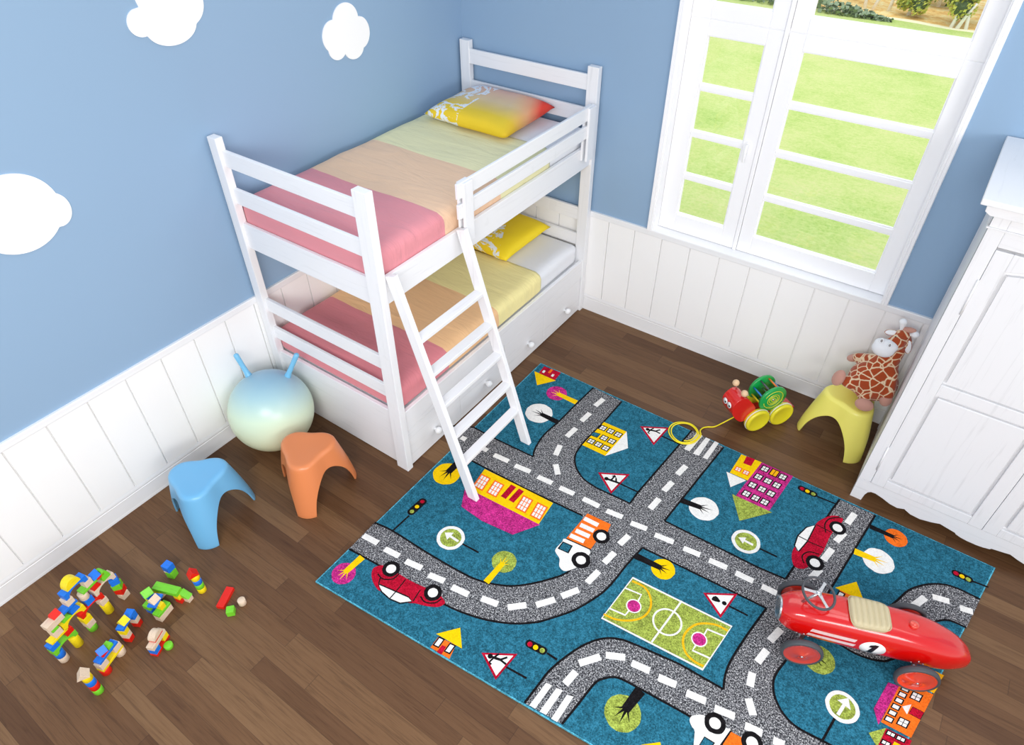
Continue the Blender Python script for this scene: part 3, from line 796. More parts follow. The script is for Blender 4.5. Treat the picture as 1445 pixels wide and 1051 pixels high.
# ---- traffic lights
def lights(a, b, L3, pole, w=.040):
    line(pole, .010, 'black'); d = (b - a).normalized(); n = Vector((-d.y, d.x)); pts = []
    for k in range(9): th = pi * k / 8; pts.append(b + d * w / 2 * sin(th) * .9 + n * w / 2 * cos(th))
    for k in range(9): th = pi * k / 8; pts.append(a - d * w / 2 * sin(th) * .9 - n * w / 2 * cos(th))
    flat(pts, 'black')
    for p, c in zip(L3, ('red', 'yellow', 'olive')): disc(p, .0125, c, 16)
lights(*A4(686, 32, 614, 98), A4(683, 34, 650, 65, 619, 95), A4(602, 120, 500, 214), .046)
lights(*A3(1008, 564, 1090, 602), A3(1015, 567, 1048, 583, 1084, 600), A3(1108, 615, 1225, 662))
lights(*A7(482, 262, 572, 308), A7(487, 266, 523, 286, 565, 306), A7(595, 322, 660, 365))
lights(*A6(1086, 650, 1172, 690), A6(1090, 652, 1127, 671, 1166, 690), A6(1190, 700, 1290, 738))
# ---- buildings
def win(c, a, b, w, h, col='white', rim='black', nx=2, ny=2, rw=.005):
    """window of nx x ny panes; a, b are the house's own axes"""
    q = lambda u, v, uu, vv: [c + a * u + b * v, c + a * uu + b * v, c + a * uu + b * vv, c + a * u + b * vv]
    flat(q(-w / 2 - rw, -h / 2 - rw, w / 2 + rw, h / 2 + rw), rim)
    g = rw * .7
    for i in range(nx):
        for j in range(ny):
            u0 = -w / 2 + w * i / nx + g / 2; v0 = -h / 2 + h * j / ny + g / 2
            flat(q(u0, v0, u0 + w / nx - g, v0 + h / ny - g), col, up=(i + j == 0))
def axes(p, q, r): a = (q - p).normalized(); return a, (r - p).normalized()
# red house in the far corner
h = BB(1120, 148, 1328, 226, 1245, 327, 1042, 245); flat(h, 'red'); flat(BB(998, 208, 1265, 326, 1032, 382), 'yellow')
a, b = axes(h[3], h[2], h[0])
for c in BB(1115, 213, 1225, 260): win(c, a, b, .020, .030, rim='red', nx=1, ny=1)
flat(BB(1205, 180, 1232, 190, 1192, 236, 1165, 226), 'orange')
# yellow house with the white roof
h = A2(1105, 418, 1245, 478, 1112, 627, 970, 560); flat(h, 'yellow'); flat(A2(1245, 477, 1253, 580, 1111, 628), 'white')
a, b = axes(h[0], h[1], h[3])
for c in A2(1098, 455, 1145, 475, 1192, 496, 1105, 517, 1152, 537, 1025, 537, 1070, 557, 1115, 579): win(c, a, b, .036, .036)
flat(A2(1040, 478, 1085, 492, 1062, 516, 1020, 500), 'black'); flat(A2(1040, 481, 1080, 493, 1060, 512, 1024, 499), 'teal')
# long yellow school
h = PX(684, 661.7, 780.5, 709.7, 760, 739.8, 663, 691.5); flat(h, 'yellow')
flat(PX(663, 690.5, 762, 740.5, 723.4, 754.5, 680, 735, 651, 714.7, 656, 689.6), 'magenta')
a, b = axes(h[0], h[1], h[3])
for c in A2(350, 790, 434, 830, 612, 925, 702, 970): win(c, a, b, .056, .092, rim='orange', nx=3, ny=3, rw=.007)
for p, q in (A2(547, 812, 482, 885), A2(595, 838, 530, 908)): line([p, q], .036, 'red')
# yellow and magenta pair
h = A3(640, 355, 768, 405, 685, 520, 568, 468); flat(h, 'yellow'); flat(A3(547, 462, 670, 517, 572, 558), 'white')
a, b = axes(h[0], h[1], h[3])
for c in A3(620, 447, 668, 468): win(c, a, b, .030, .030, rim='orange')
flat(A3(672, 366, 725, 386, 700, 428, 650, 410), 'red')
h = A3(765, 405, 960, 490, 810, 706, 605, 610); flat(h, 'magenta'); flat(A3(582, 600, 830, 714, 628, 766), 'olive')
a, b = axes(h[0], h[1], h[3])
for c in A3(785, 445, 895, 495, 745, 494, 803, 520, 858, 546, 708, 545, 767, 571, 822, 598, 670, 598, 727, 625, 783, 650): win(c, a, b, .036, .040)
win(A3(843, 470)[0], a, b, .040, .052, 'amber', 'black', 2, 1)
# small orange house, lower left edge
h = A4(782, 870, 890, 920, 850, 1006, 733, 935); flat(h, 'orange'); flat(A4(768, 851, 917, 813, 928, 942), 'yellow')
a, b = axes(h[0], h[1], h[3])
for c in A4(785, 903, 853, 941): win(c, a, b, .024, .042, nx=1, ny=1)
flat(A4(805, 920, 830, 932, 800, 980, 772, 962), 'red')
# small orange house behind the ride-on car
h = A6(375, 750, 500, 815, 450, 900, 325, 835); flat(h, 'orange'); flat(A6(343, 741, 475, 704, 522, 827), 'yellow')
a, b = axes(h[0], h[1], h[3])
for c in A6(375, 790, 452, 822): win(c, a, b, .024, .042, nx=1, ny=1)
flat(A6(395, 800, 425, 815, 400, 850, 372, 835), 'red')
# houses on the right-hand edge
flat(DD(245, 285, 380, 330, 125, 803, 68, 605), 'magenta')
h = DD(375, 335, 560, 325, 800, 435, 525, 965, 155, 770); flat(h, 'orange')
a, b = axes(h[2], h[4], h[3]); a = (h[2] - h[1]).normalized(); b = (h[3] - h[2]).normalized()
for c in DD(455, 368, 418, 437, 378, 508, 338, 585, 298, 660, 255, 737): win(c, a, b, .027, .022, nx=1, ny=1, rw=.004)
for c in DD(588, 460, 428, 778): win(c, a, b, .036, .036, rw=.004)
flat(DD(415, 580, 530, 555, 475, 678), 'white'); flat(DD(545, 580, 690, 655, 640, 745, 492, 665), 'black'); flat(DD(547, 590, 682, 656, 636, 736, 500, 663), 'red')
flat(DD(720, 100, 930, 200, 880, 270, 760, 225), 'amber'); flat(DD(640, 330, 760, 290, 860, 335, 805, 420), 'amber')
flat(DD(770, 230, 885, 280, 865, 330, 745, 280), 'magenta')
h = DD(215, 845, 535, 1000, 430, 1200, 85, 1100); flat(h, 'red'); flat(DD(5, 902, 222, 842, 110, 1080), 'olive')
for c in DD(278, 918, 400, 978, 215, 1030): win(c, a, b, .030, .018, nx=2, ny=1, rw=.004)
flat(DD(320, 1010, 395, 1050, 360, 1100, 290, 1070), 'yellow')
flat(A7(1195, 907, 1317, 890, 1345, 1010), 'yellow'); flat(A7(1215, 930, 1322, 1000, 1260, 1090, 1150, 1020), 'red')
# ---- playing field
h = A5(932, 592) + A8(416, 107, 287, 298) + A5(741, 841); flat(h, 'olive'); line(h, .010, 'white', True)
line(A5(1235, 735, 1048, 990), .009, 'white')
c, e_ = A5(1145, 865, 1233, 865); r = (e_ - c).length
line([c + Vector((cos(2 * pi * i / 40), sin(2 * pi * i / 40))) * r * .98 for i in range(40)], .009, 'white', True)
line(A5(884, 655, 985, 697, 960, 745), .009, 'white'); line(A5(915, 787, 885, 823, 790, 782), .009, 'white')
line(A8(388, 152, 308, 119, 290, 150), .009, 'white'); line(A8(258, 188, 242, 213, 318, 247), .009, 'white')
line(sm(A5(928, 613, 1000, 648, 1036, 700, 1043, 770, 1005, 828, 930, 855, 830, 850, 752, 817)), .010, 'amber')
line(sm(A8(398, 126, 340, 98, 265, 96, 217, 128, 200, 170, 212, 222, 248, 260, 292, 283)), .010, 'amber')
for c in A5(938, 767) + A8(272, 164): disc(c, .038, 'white'); disc(c, .032, 'magenta')
# ---- vehicles woven into the pile
def wheel(c, R, r): disc(c, R, 'black', wob=.05); disc(c, r, 'white', wob=.04)
flat(sm(A4(370, 500, 375, 455, 400, 435, 455, 430, 530, 475, 600, 518, 700, 565, 770, 590, 815, 640, 820, 665, 780, 685, 710, 680, 640, 663, 600, 660, 480, 635, 430, 590, 410, 580, 385, 545), 4, True), 'red')
wn = A4(413, 543, 600, 625, 618, 652, 545, 662, 480, 635, 432, 592); flat(wn, 'white'); line(wn, .007, 'black', True)
line(A4(413, 543, 425, 500), .006, 'black'); line(A4(520, 590, 580, 515), .006, 'black'); line(A4(480, 635, 520, 590), .006, 'black'); line(A4(625, 650, 670, 580), .006, 'black')
line(sm(A4(408, 480, 440, 512, 500, 512, 540, 480)), .007, 'black'); line(sm(A4(672, 620, 700, 655, 760, 660, 800, 635)), .007, 'black')
wheel(A4(490, 450)[0], .046, .026); wheel(A4(748, 597)[0], .046, .026)
flat(sm(A6(390, 330, 372, 304, 320, 296, 260, 320, 222, 352, 180, 440, 115, 515, 96, 490, 80, 515, 75, 560, 92, 610, 140, 625, 180, 608, 260, 530, 320, 410), 4, True), 'red')
wn = A6(222, 356, 165, 368, 112, 420, 92, 480, 118, 518, 172, 455); flat(wn, 'white'); line(wn, .007, 'black', True)
line(A6(228, 352, 322, 400), .006, 'black'); line(A6(175, 455, 270, 495), .006, 'black'); line(A6(112, 420, 172, 450), .006, 'black')
line(sm(A6(285, 400, 280, 350, 310, 315, 380, 308)), .007, 'black'); line(sm(A6(150, 590, 140, 545, 180, 520, 245, 535)), .007, 'black')
wheel(A6(358, 372)[0], .044, .026); wheel(A6(218, 588)[0], .046, .026)
flat(A5(652, 195, 797, 263, 772, 320, 705, 370, 672, 417, 520, 350), 'orange')
for s_ in (A5(632, 225, 718, 268), A5(608, 265, 692, 303), A5(580, 300, 665, 338), A5(545, 330, 632, 368)): line(s_, .028, 'white')
flat(sm(A5(520, 352, 665, 418, 640, 480, 600, 520, 545, 545, 505, 550, 478, 520, 480, 475, 458, 440, 455, 415, 495, 372), 3, True), 'white')
line(A5(520, 350, 672, 418), .007, 'black'); flat(A5(500, 368, 562, 395, 535, 443, 467, 412), 'black'); flat(A5(503, 376, 552, 397, 530, 434, 478, 411), 'teal')
wheel(A5(738, 337)[0], .046, .026); wheel(A5(612, 483)[0], .050, .026)
flat(sm(EE(135, 280, 160, 215, 260, 190, 340, 200, 390, 250, 600, 370, 740, 420, 600, 640, 560, 760, 215, 760, 210, 440, 170, 370), 3, True), 'white')
flat(EE(350, 505, 505, 600, 400, 760, 240, 680), 'black'); flat(EE(352, 525, 480, 603, 390, 740, 262, 672), 'teal')
line(EE(740, 425, 590, 640, 540, 740), .009, 'black'); flat(EE(740, 440, 930, 545, 900, 800, 610, 800, 620, 620), 'orange')
wheel(EE(505, 315)[0], .046, .025); wheel(EE(1045, 600)[0], .046, .025)
rug = rb.build('play_rug', [rug_mat(n) for n in RUG], merge=False, recalc=False)
tag(rug, 'teal play rug woven with grey roads, cars and houses, on the parquet', 'rug')

# ================================================================== TOY BLOCKS
BM = {'red': mat('block_red', (226, 30, 12), 0.42), 'blue': mat('block_blue', (22, 118, 226), 0.42), 'green': mat('block_green', (118, 208, 46), 0.42),
      'yellow': mat('block_yellow', (246, 218, 20), 0.42), 'wood': mat('block_bare_wood', (226, 202, 176), 0.6, 0.3)}
for k, m in BM.items():
    t = NT(m); g = t.noise(t.coord('Object', (12, 90, 90)), 2, 2); base = tuple(m.node_tree.nodes['Principled BSDF'].inputs['Base Color'].default_value)
    t.l(t.mix(t.math('MULTIPLY', t.math('LESS_THAN', g, 0.42), 0.12), base, (90, 60, 40)), t.b.inputs['Base Color'])
BU = 0.040; BEV = 0.0014
def block_mesh(kind, L, Wd, H):
    """kinds: box, cyl, arch, half (half-round slab standing on its flat), barrel (half-round lying across), roof, pyramid"""
    mb = MB(); h = H
    if kind == 'box': mb.box(-L / 2, L / 2, -Wd / 2, Wd / 2, 0, h)
    elif kind == 'cyl': mb.lathe([(0, 0), (L / 2 - .001, 0), (L / 2, .001), (L / 2, h - .001), (L / 2 - .001, h), (0, h)], n=32)
    elif kind == 'arch':
        r = L / 2 - BU * .45; rh = min(r, h - 0.008); n = 14
        pts = [(-L / 2, 0), (-r, 0)] + [(-r * cos(pi * i / n), rh * sin(pi * i / n)) for i in range(1, n)] + [(r, 0), (L / 2, 0), (L / 2, h), (-L / 2, h)]
        mb.prism(pts, -Wd / 2, Wd / 2)
    elif kind in ('half', 'barrel'):
        n = 18; pts = [(L / 2 * cos(pi * i / n), h * sin(pi * i / n)) for i in range(n + 1)]
        mb.prism(pts, -Wd / 2, Wd / 2)
    elif kind == 'roof': mb.prism([(-L / 2, 0), (L / 2, 0), (0, h)], -Wd / 2, Wd / 2)
    elif kind == 'wedge': mb.prism([(-L / 2, 0), (L / 2, 0), (-L / 2, h)], -Wd / 2, Wd / 2)
    return mb
NB = [0]
def blk(kind, col, xy, z, rot, L, Wd, H, label, tilt=None):
    o = block_mesh(kind, L, Wd, H - 0.0004).build('toy_block', BM[col], bevel=BEV if kind != 'cyl' else 0)
    o.location = (xy[0], xy[1], z + 0.0003); o.rotation_euler = (0, 0, rot)
    if tilt: o.rotation_euler = tilt
    tag(o, label, 'toy block', 'wooden building blocks on the floor'); NB[0] += 1; return o
# --- the long arcade of arches beside the wall; s runs along it from the camera side
AP = Vector((.535 - 0.004, -3.817)); AU = Vector((-0.22465, 0.97444)); AN = Vector((0.97444, 0.22465)); AR = math.atan2(AU.y, AU.x)
def arc(kind, col, s0, s1, z0, z1, label, n=0.0, Wd=BU, flip=0):
    c = AP + AU * ((s0 + s1) / 2) + AN * n
    return blk(kind, col, c, z0, AR + flip, s1 - s0, Wd, z1 - z0, label)
A_ = 'of the block arcade'
arc('cyl', 'wood', -.021, .021, 0, .04, 'bare wood cylinder block standing at the near left foot ' + A_)
arc('cyl', 'blue', -.021, .021, .04, .08, 'blue cylinder block on the wood cylinder at the near foot ' + A_)
arc('arch', 'green', -.021, .100, .08, .118, 'green arch block bridging the two nearest pillars ' + A_)
arc('box', 'blue', -.020, .020, .118, .150, 'blue brick block on the near end of the green arch block')
arc('cyl', 'yellow', .059, .101, 0, .08, 'tall yellow cylinder block under the far end of the green arch')
arc('box', 'red', .060, .098, .118, .153, 'red cube block on the far end of the green arch block')
arc('box', 'yellow', -.004, .080, .153, .166, 'thin yellow plank block over the blue brick and red cube')
arc('box', 'wood', .024, .064, .166, .206, 'bare wood cube block on the thin yellow plank')
arc('box', 'green', .028, .060, .206, .226, 'small green slab block on the wood cube, under the wood plank')
arc('box', 'wood', .020, .102, .226, .262, 'long bare wood brick block under the red roof block')
arc('roof', 'red', .062, .102, .262, .296, 'red roof shaped block on the long bare wood brick', flip=pi / 2)
arc('cyl', 'green', .145, .187, 0, .04, 'green cylinder block standing on the floor under the third pillar ' + A_)
arc('box', 'wood', .146, .186, .04, .08, 'bare wood cube block on the green cylinder of the third pillar')
arc('box', 'yellow', .146, .186, .08, .12, 'yellow cube block under the near end of the red arch')
arc('arch', 'yellow', .068, .188, .160, .200, 'yellow arch block carrying the green and blue half rounds')
arc('box', 'red', .104, .142, .153, .1595, 'thin red slab block hidden below the yellow arch') if False else None
arc('arch', 'red', .150, .278, .122, .160, 'red arch block low in the middle ' + A_)
arc('half', 'green', .082, .126, .200, .224, 'green half round block on the yellow arch')
arc('half', 'blue', .128, .172, .200, .238, 'blue half round block on the yellow arch')
arc('box', 'blue', .103, .180, .240, .256, 'blue plank block on top of the blue half round')
arc('box', 'wood', .136, .174, .256, .294, 'bare wood cube block on the blue plank, under the blue arch')
arc('arch', 'blue', .146, .266, .294, .332, 'blue arch block at the top of the arcade under the yellow half round')
arc('half', 'yellow', .170, .242, .332, .378, 'big yellow half round block topping the arcade')
arc('cyl', 'yellow', .244, .286, 0, .082, 'tall yellow cylinder block under the fourth pillar ' + A_)
arc('box', 'wood', .246, .284, .082, .121, 'bare wood cube block on the tall yellow cylinder, fourth pillar')
arc('box', 'blue', .199, .239, .160, .200, 'blue cube block on the red arch, under the wood cylinder')
arc('cyl', 'wood', .196, .238, .200, .240, 'bare wood cylinder block on the blue cube in the arcade middle')
arc('box', 'green', .213, .294, .240, .255, 'green plank block on the wood cylinder near the arcade top')
arc('box', 'wood', .240, .278, .255, .294, 'bare wood cube block holding the far end of the blue arch')
arc('arch', 'wood', .250, .368, .164, .204, 'bare wood arch block at the far end ' + A_)
arc('half', 'red', .256, .297, .204, .238, 'red half round block on the bare wood arch')
arc('half', 'green', .312, .354, .204, .262, 'green half round block standing high on the bare wood arch')
arc('box', 'red', .296, .334, .240, .254, 'thin red plank block beside the green plank, under the blue roof')
arc('roof', 'blue', .279, .322, .256, .296, 'blue roof shaped block on the thin red plank', flip=pi / 2)
for k, (cl, lb) in enumerate((('wood', 'bare wood cube block on the floor at the far foot ' + A_), ('red', 'red cube block second from the floor, far foot ' + A_),
                             ('green', 'green cube block third from the floor, far foot ' + A_), ('blue', 'blue cube block fourth from the floor, far foot ' + A_))):
    c = AP + AU * .356 + AN * 0.004
    blk('box', cl, c, .0405 * k, AR + (0.0 if k == 0 else 0.35 * k), .040, .040, .0405, lb)
# --- cylinder tower nearest the camera
TA = (0.803, -3.806)
for k, (cl, lb) in enumerate((('green', 'green cylinder block at the foot of the tower nearest the camera'), ('red', 'red cylinder block second in the tower nearest the camera'),
                             ('blue', 'blue cylinder block third in the tower nearest the camera'), ('yellow', 'yellow cylinder block under the bare wood roof of the nearest tower'))):
    blk('cyl', cl, TA, .04 * k, 0, .042, .042, .04, lb)
blk('roof', 'wood', (TA[0] - .002, TA[1] - .004), .16, radians(62), .052, .046, .036, 'bare wood roof shaped block topping the tower nearest the camera')
# --- bridge on a red and a wood cylinder
h0, h1 = Vector((0.748, -3.736)), Vector((0.718, -3.648)); hu = (h1 - h0).normalized(); hr = math.atan2(hu.y, hu.x); hm = (h0 + h1) / 2
blk('cyl', 'red', h0, 0, 0, .046, .046, .040, 'red cylinder block under the near end of the small yellow bridge')
blk('cyl', 'wood', h1, 0, 0, .046, .046, .040, 'bare wood cylinder block under the far end of the small yellow bridge')
blk('box', 'yellow', hm, .040, hr, .130, .038, .014, 'yellow plank block laid over the red and bare wood cylinders')
blk('box', 'wood', h0 + hu * .004, .054, hr, .042, .038, .038, 'bare wood cube block on the near end of the yellow bridge')
blk('box', 'wood', h1 - hu * .004, .054, hr, .040, .038, .038, 'bare wood cube block on the far end of the yellow bridge')
blk('box', 'blue', hm, .092, hr, .112, .038, .016, 'blue plank block on the two wood cubes of the small bridge')
blk('box', 'red', hm - hu * .012, .108, hr, .034, .034, .020, 'red slab block on the blue plank of the small bridge')
blk('box', 'green', hm + hu * .022, .108, hr, .030, .034, .020, 'green slab block on the blue plank of the small bridge')
blk('roof', 'blue', hm - hu * .010, .128, hr + 1.2, .046, .040, .030, 'blue roof shaped block topping the small yellow bridge')
# --- gate with the blue lintel
g0, g1 = Vector((0.690, -3.585)), Vector((0.652, -3.518)); gu = (g1 - g0).normalized(); gr = math.atan2(gu.y, gu.x)
for k, cl in enumerate(('red', 'wood', 'yellow')):
    blk('box', cl, g0, .034 * k, gr, .030, .036, .034, '%s brick block, %s of the near leg of the blue topped gate' % ({'wood': 'bare wood'}.get(cl, cl), ('lowest', 'middle', 'topmost')[k]))
for k, cl in enumerate(('red', 'wood', 'blue')):
    blk('box', cl, g1, .034 * k, gr, .030, .036, .034, '%s brick block, %s of the far leg of the blue topped gate' % ({'wood': 'bare wood'}.get(cl, cl), ('lowest', 'middle', 'topmost')[k]))
blk('box', 'blue', (g0 + g1) / 2, .102, gr, .106, .038, .018, 'blue plank block lying as lintel on the small gate')
blk('roof', 'yellow', (g0 + g1) / 2 - gu * .012, .120, gr + 1.3, .048, .040, .030, 'yellow roof shaped block on the blue lintel')
# --- sideways stack with the long red plank
e0 = Vector((0.858, -3.558)); eu = Vector((-0.42, 0.90)).normalized(); er = math.atan2(eu.y, eu.x); en = Vector((eu.y, -eu.x))
blk('box', 'red', e0 + eu * .042, 0, er, .104, .038, .016, 'long red plank block on the floor under the wood plank')
blk('box', 'blue', e0 + eu * .010, .016, er, .036, .036, .034, 'blue cube block on the near end of the red plank')
blk('box', 'yellow', e0 + eu * .076, .016, er, .034, .036, .034, 'yellow cube block on the far end of the red plank')
blk('box', 'wood', e0 + eu * .042, .050, er, .100, .036, .026, 'bare wood plank block above the long red plank')
blk('box', 'red', e0 + eu * .050, .076, er, .060, .034, .010, 'thin red slab block below the bare wood half round')
blk('half', 'wood', e0 + eu * .050, .086, er, .062, .036, .030, 'bare wood half round block topping the red plank stack')
blk('cyl', 'green', e0 + eu * .045 + en * .043, 0, 0, .040, .040, .022, 'low green round block beside the long red plank')
# --- green heap
f0 = Vector((.711, -3.411)); fu = Vector((-.26, .9656)); fr = math.atan2(fu.y, fu.x); fn = Vector((.9656, .26))
blk('box', 'wood', f0, 0, fr, .080, .040, .040, 'bare wood brick block on the floor under a green plank')
blk('box', 'green', f0, .040, fr, .080, .040, .018, 'green plank block on the bare wood brick')
blk('box', 'yellow', f0 + fu * .004, .058, fr, .028, .034, .036, 'yellow cube block between the green plank and the blue plank')
f1 = f0 - fn * .070 + fu * .008
blk('box', 'blue', f1, 0, fr, .060, .040, .036, 'dark side blue brick block on the floor in the green heap')
blk('box', 'green', f1, .036, fr, .066, .042, .030, 'green brick block on the blue brick in the green heap')
blk('box', 'yellow', f1 - fn * .004 + fu * .010, .066, fr, .030, .034, .030, 'yellow cube block on the green brick in the green heap')
blk('box', 'blue', f1 - fn * .004 + fu * .010, .096, fr, .038, .036, .026, 'blue brick block under the green roof')
blk('roof', 'green', f1 - fn * .004 + fu * .010, .122, fr + 1.2, .056, .046, .032, 'green roof shaped block topping the green heap')
blk('box', 'blue', f0 - fn * .022 + fu * .006, .094, fr + 0.25, .072, .044, .014, 'blue plank block under the bare wood roof in the green heap')
blk('roof', 'wood', f0 - fn * .024 + fu * .004, .108, fr + 1.5, .048, .044, .032, 'bare wood roof shaped block on the blue plank')
# green topped gate behind it
k1 = Vector((.712, -3.318)); k0 = Vector((.607, -3.359)); ku = (k1 - k0).normalized(); kr = math.atan2(ku.y, ku.x)
blk('box', 'red', k1, 0, fr, .034, .036, .034, 'red cube block on the floor under the right end of the green lintel')
blk('box', 'yellow', k1, .034, fr, .034, .036, .034, 'yellow cube block under the right end of the green lintel')
blk('box', 'wood', k1 + Vector((.030, .024)), 0, fr, .030, .032, .034, 'bare wood cube block on the floor right of the green lintel gate')
blk('wedge', 'green', k1 + Vector((.030, .024)), .034, kr, .040, .034, .040, 'green wedge block on the wood cube right of the green lintel')
blk('box', 'wood', k0, 0, fr, .034, .036, .034, 'bare wood cube block on the floor under the left end of the green lintel')
blk('box', 'yellow', k0, .034, fr, .034, .036, .034, 'yellow cube block under the left end of the green lintel')
blk('box', 'green', (k0 + k1) / 2 + ku * .004, .068, kr, .138, .042, .026, 'long green lintel block over the back gate')
# blue on green pair
p0 = Vector((.554, -3.258))
blk('box', 'green', p0, 0, radians(20), .040, .038, .050, 'green brick block on the floor under a wood slab and blue cube')
blk('box', 'wood', p0 + Vector((-.004, -.004)), .050, radians(24), .032, .034, .010, 'small bare wood slab block between green brick and blue cube')
blk('box', 'blue', p0, .060, radians(10), .044, .042, .042, 'blue cube block topping the pair nearest the blue stool')
# cylinder tower with the red roof
tb = (0.752, -3.224)
for k, (cl, lb) in enumerate((('yellow', 'yellow cylinder block at the foot of the red roofed tower'), ('green', 'green cylinder block second in the red roofed tower'),
                             ('blue', 'blue cylinder block third in the red roofed tower'), ('yellow', 'yellow cylinder block directly under the red roof block'))):
    blk('cyl', cl, tb, .036 * k, 0, .042, .042, .036, lb)
blk('roof', 'red', (tb[0] - .004, tb[1] - .002), .144, radians(75), .052, .044, .036, 'red roof shaped block topping the striped cylinder tower')
# loose pieces
lp = on_plane(317.5, 842, 2, 0.02)
blk('box', 'red', (lp.x, lp.y), 0, radians(116), .112, .040, .022, 'loose red plank block lying on the floor, far right of the blocks')
lp = on_plane(325.5, 861, 2, 0.018)
blk('box', 'green', (lp.x + .004, lp.y - .002), 0, radians(48), .037, .037, .037, 'loose green cube block on the floor by the red plank')
lp = on_plane(341.5, 849, 2, 0.015)
blk('cyl', 'wood', (lp.x, lp.y), 0, 0, .038, .038, .034, 'loose bare wood cylinder block, rightmost of all the blocks')

# ================================================================== RIDE-ON CAR
M_RED = mat('car_red_enamel', (208, 8, 6), 0.22, 0.5, 0.0, 0.8)
M_RIM = mat('wheel_red_enamel', (228, 74, 56), 0.16, 0.6, 0.25, 0.8)
M_TYRE = mat('grey_rubber_tyre', (72, 74, 78), 0.5, 0.4)
M_CHROME = mat('brushed_steel', (205, 208, 212), 0.22, 0.5, 0.9)
M_GRILLE = mat('grille_grey', (150, 154, 158), 0.35, 0.5, 0.5)
M_TAN = mat('seat_tan_vinyl', (196, 182, 146), 0.5, 0.4)
M_DECAL = mat('decal_white', (244, 244, 244), 0.3, 0.5)
M_BLACK = mat('decal_black', (18, 18, 20), 0.4, 0.5)
CU = Vector((-0.93499753, -0.35465423, 0)); CN = Vector((0.35465423, -0.93499753, 0))
CB0 = Vector((3.788, -1.689, RZ)) - CN * 0.149
car = root('ride_on_car', (CB0 + CU * 0.24), 'red vintage style ride-on racing car numbered 1, standing on the rug', 'ride-on toy')
def CP(s, n, z): return CB0 + CU * s + CN * n + Vector((0, 0, z))     # s forward, n to the camera side, z up
#  s, half width, z bottom, z top
SEC = [(-.246, .008, .098, .112), (-.240, .026, .084, .134), (-.220, .050, .072, .170), (-.17, .076, .066, .214), (-.11, .096, .068, .244), (-.04, .106, .074, .272), (.05, .111, .082, .290),
       (.16, .112, .088, .300), (.28, .110, .092, .303), (.38, .107, .096, .302), (.46, .103, .100, .296), (.52, .096, .106, .284), (.560, .084, .114, .266), (.585, .068, .126, .248), (.596, .056, .136, .238)]
prof = crom([Vector((a, b, 0)) for a, b, c, d in SEC], 4); zz = crom([Vector((a, c, d)) for a, b, c, d in SEC], 4)
def body_pt(sec, i, n=48):
    a = 2 * pi * i / n; s_, w, z0, z1 = sec; zc = z0 + (z1 - z0) * .40
    e = 0.72
    ca, sa = cos(a), sin(a)
    x = w * (abs(ca) ** .55) * (1 if ca > 0 else -1)
    if sa > 0: z = zc + (z1 - zc) * abs(sa) ** .80
    else: z = zc - (zc - z0) * abs(sa) ** .80; 
    return CP(s_, x, z)
secs = [(p.x, max(p.y * .92, .004), q.y, q.y + (q.z - q.y) * .87) for p, q in zip(prof, zz)]
mb = MB().rings([[body_pt(s_, i) for i in range(48)] for s_ in secs])
mb.build('car_body', M_RED, car)
def side_n(s, z):      # half width of the body at (s, z)
    sec = min(secs, key=lambda q: abs(q[0] - s)); s_, w, z0, z1 = sec; zc = z0 + (z1 - z0) * .40
    k = (z - zc) / ((z1 - zc) if z > zc else (z0 - zc)); sa = min(1, max(0, k)) ** (1 / .80); ca = sqrt(max(0, 1 - sa * sa)); return w * ca ** .55
def top_z(s, n):
    sec = min(secs, key=lambda q: abs(q[0] - s)); s_, w, z0, z1 = sec; zc = z0 + (z1 - z0) * .40
    ca = min(1, abs(n) / w) ** (1 / .55); return zc + (z1 - zc) * sqrt(max(0, 1 - ca * ca)) ** .80
# wheels
for (s_, sd, far) in ((0.485, 1, 0), (0.0, 1, 0), (0.485, -1, 0), (0.0, -1, 0)):
    c = CP(s_, sd * 0.155, 0.0955); ax = CN * sd
    w = MB().lathe([(.076, -.013), (.086, -.015), (.0905, -.010), (.0925, 0), (.0905, .010), (.086, .014), (.080, .014), (.076, .010), (.076, -.013)], c, ax, 56, cap=False).build('wheel', M_TYRE, car)
    MB().lathe([(.010, -.020), (.030, -.012), (.079, -.006), (.081, .004), (.080, .011), (.076, .0125), (.072, .009), (.058, .006), (.010, .018), (.008, .020), (.0, .021)], c, ax, 56).build('hubcap', M_RIM, w)
    MB().lathe([(.0, .0), (.006, .001), (.005, .006), (.0, .008)], c + ax * .019, ax, 12).build('hub_nut', M_CHROME, w)
for s_ in (0.485, 0.0):
    MB().tube([CP(s_, -.150, .0925), CP(s_, .150, .0925)], .0055, 10).build('axle', M_CHROME, car)
    for sd in (1, -1):
        n_ = side_n(s_, .115)
        MB().box(-.010, .010, -.0025, .0025, -.030, .030, M=Matrix.Translation(CP(s_, sd * .088, .105)) @ Matrix(((CU.x, CN.x, 0, 0), (CU.y, CN.y, 0, 0), (0, 0, 1, 0), (0, 0, 0, 1)))).build('axle_bracket', M_CHROME, car)
        for dx, dz in ((-.022, .032), (.026, .030), (.0, .048)):
            z_ = .098 + dz; nn = side_n(s_ + dx, z_)
            MB().ell(CP(s_ + dx, sd * (nn + .0005), z_), (.0042,) * 3, seg=10, rg=6).build('rivet', M_CHROME, car)
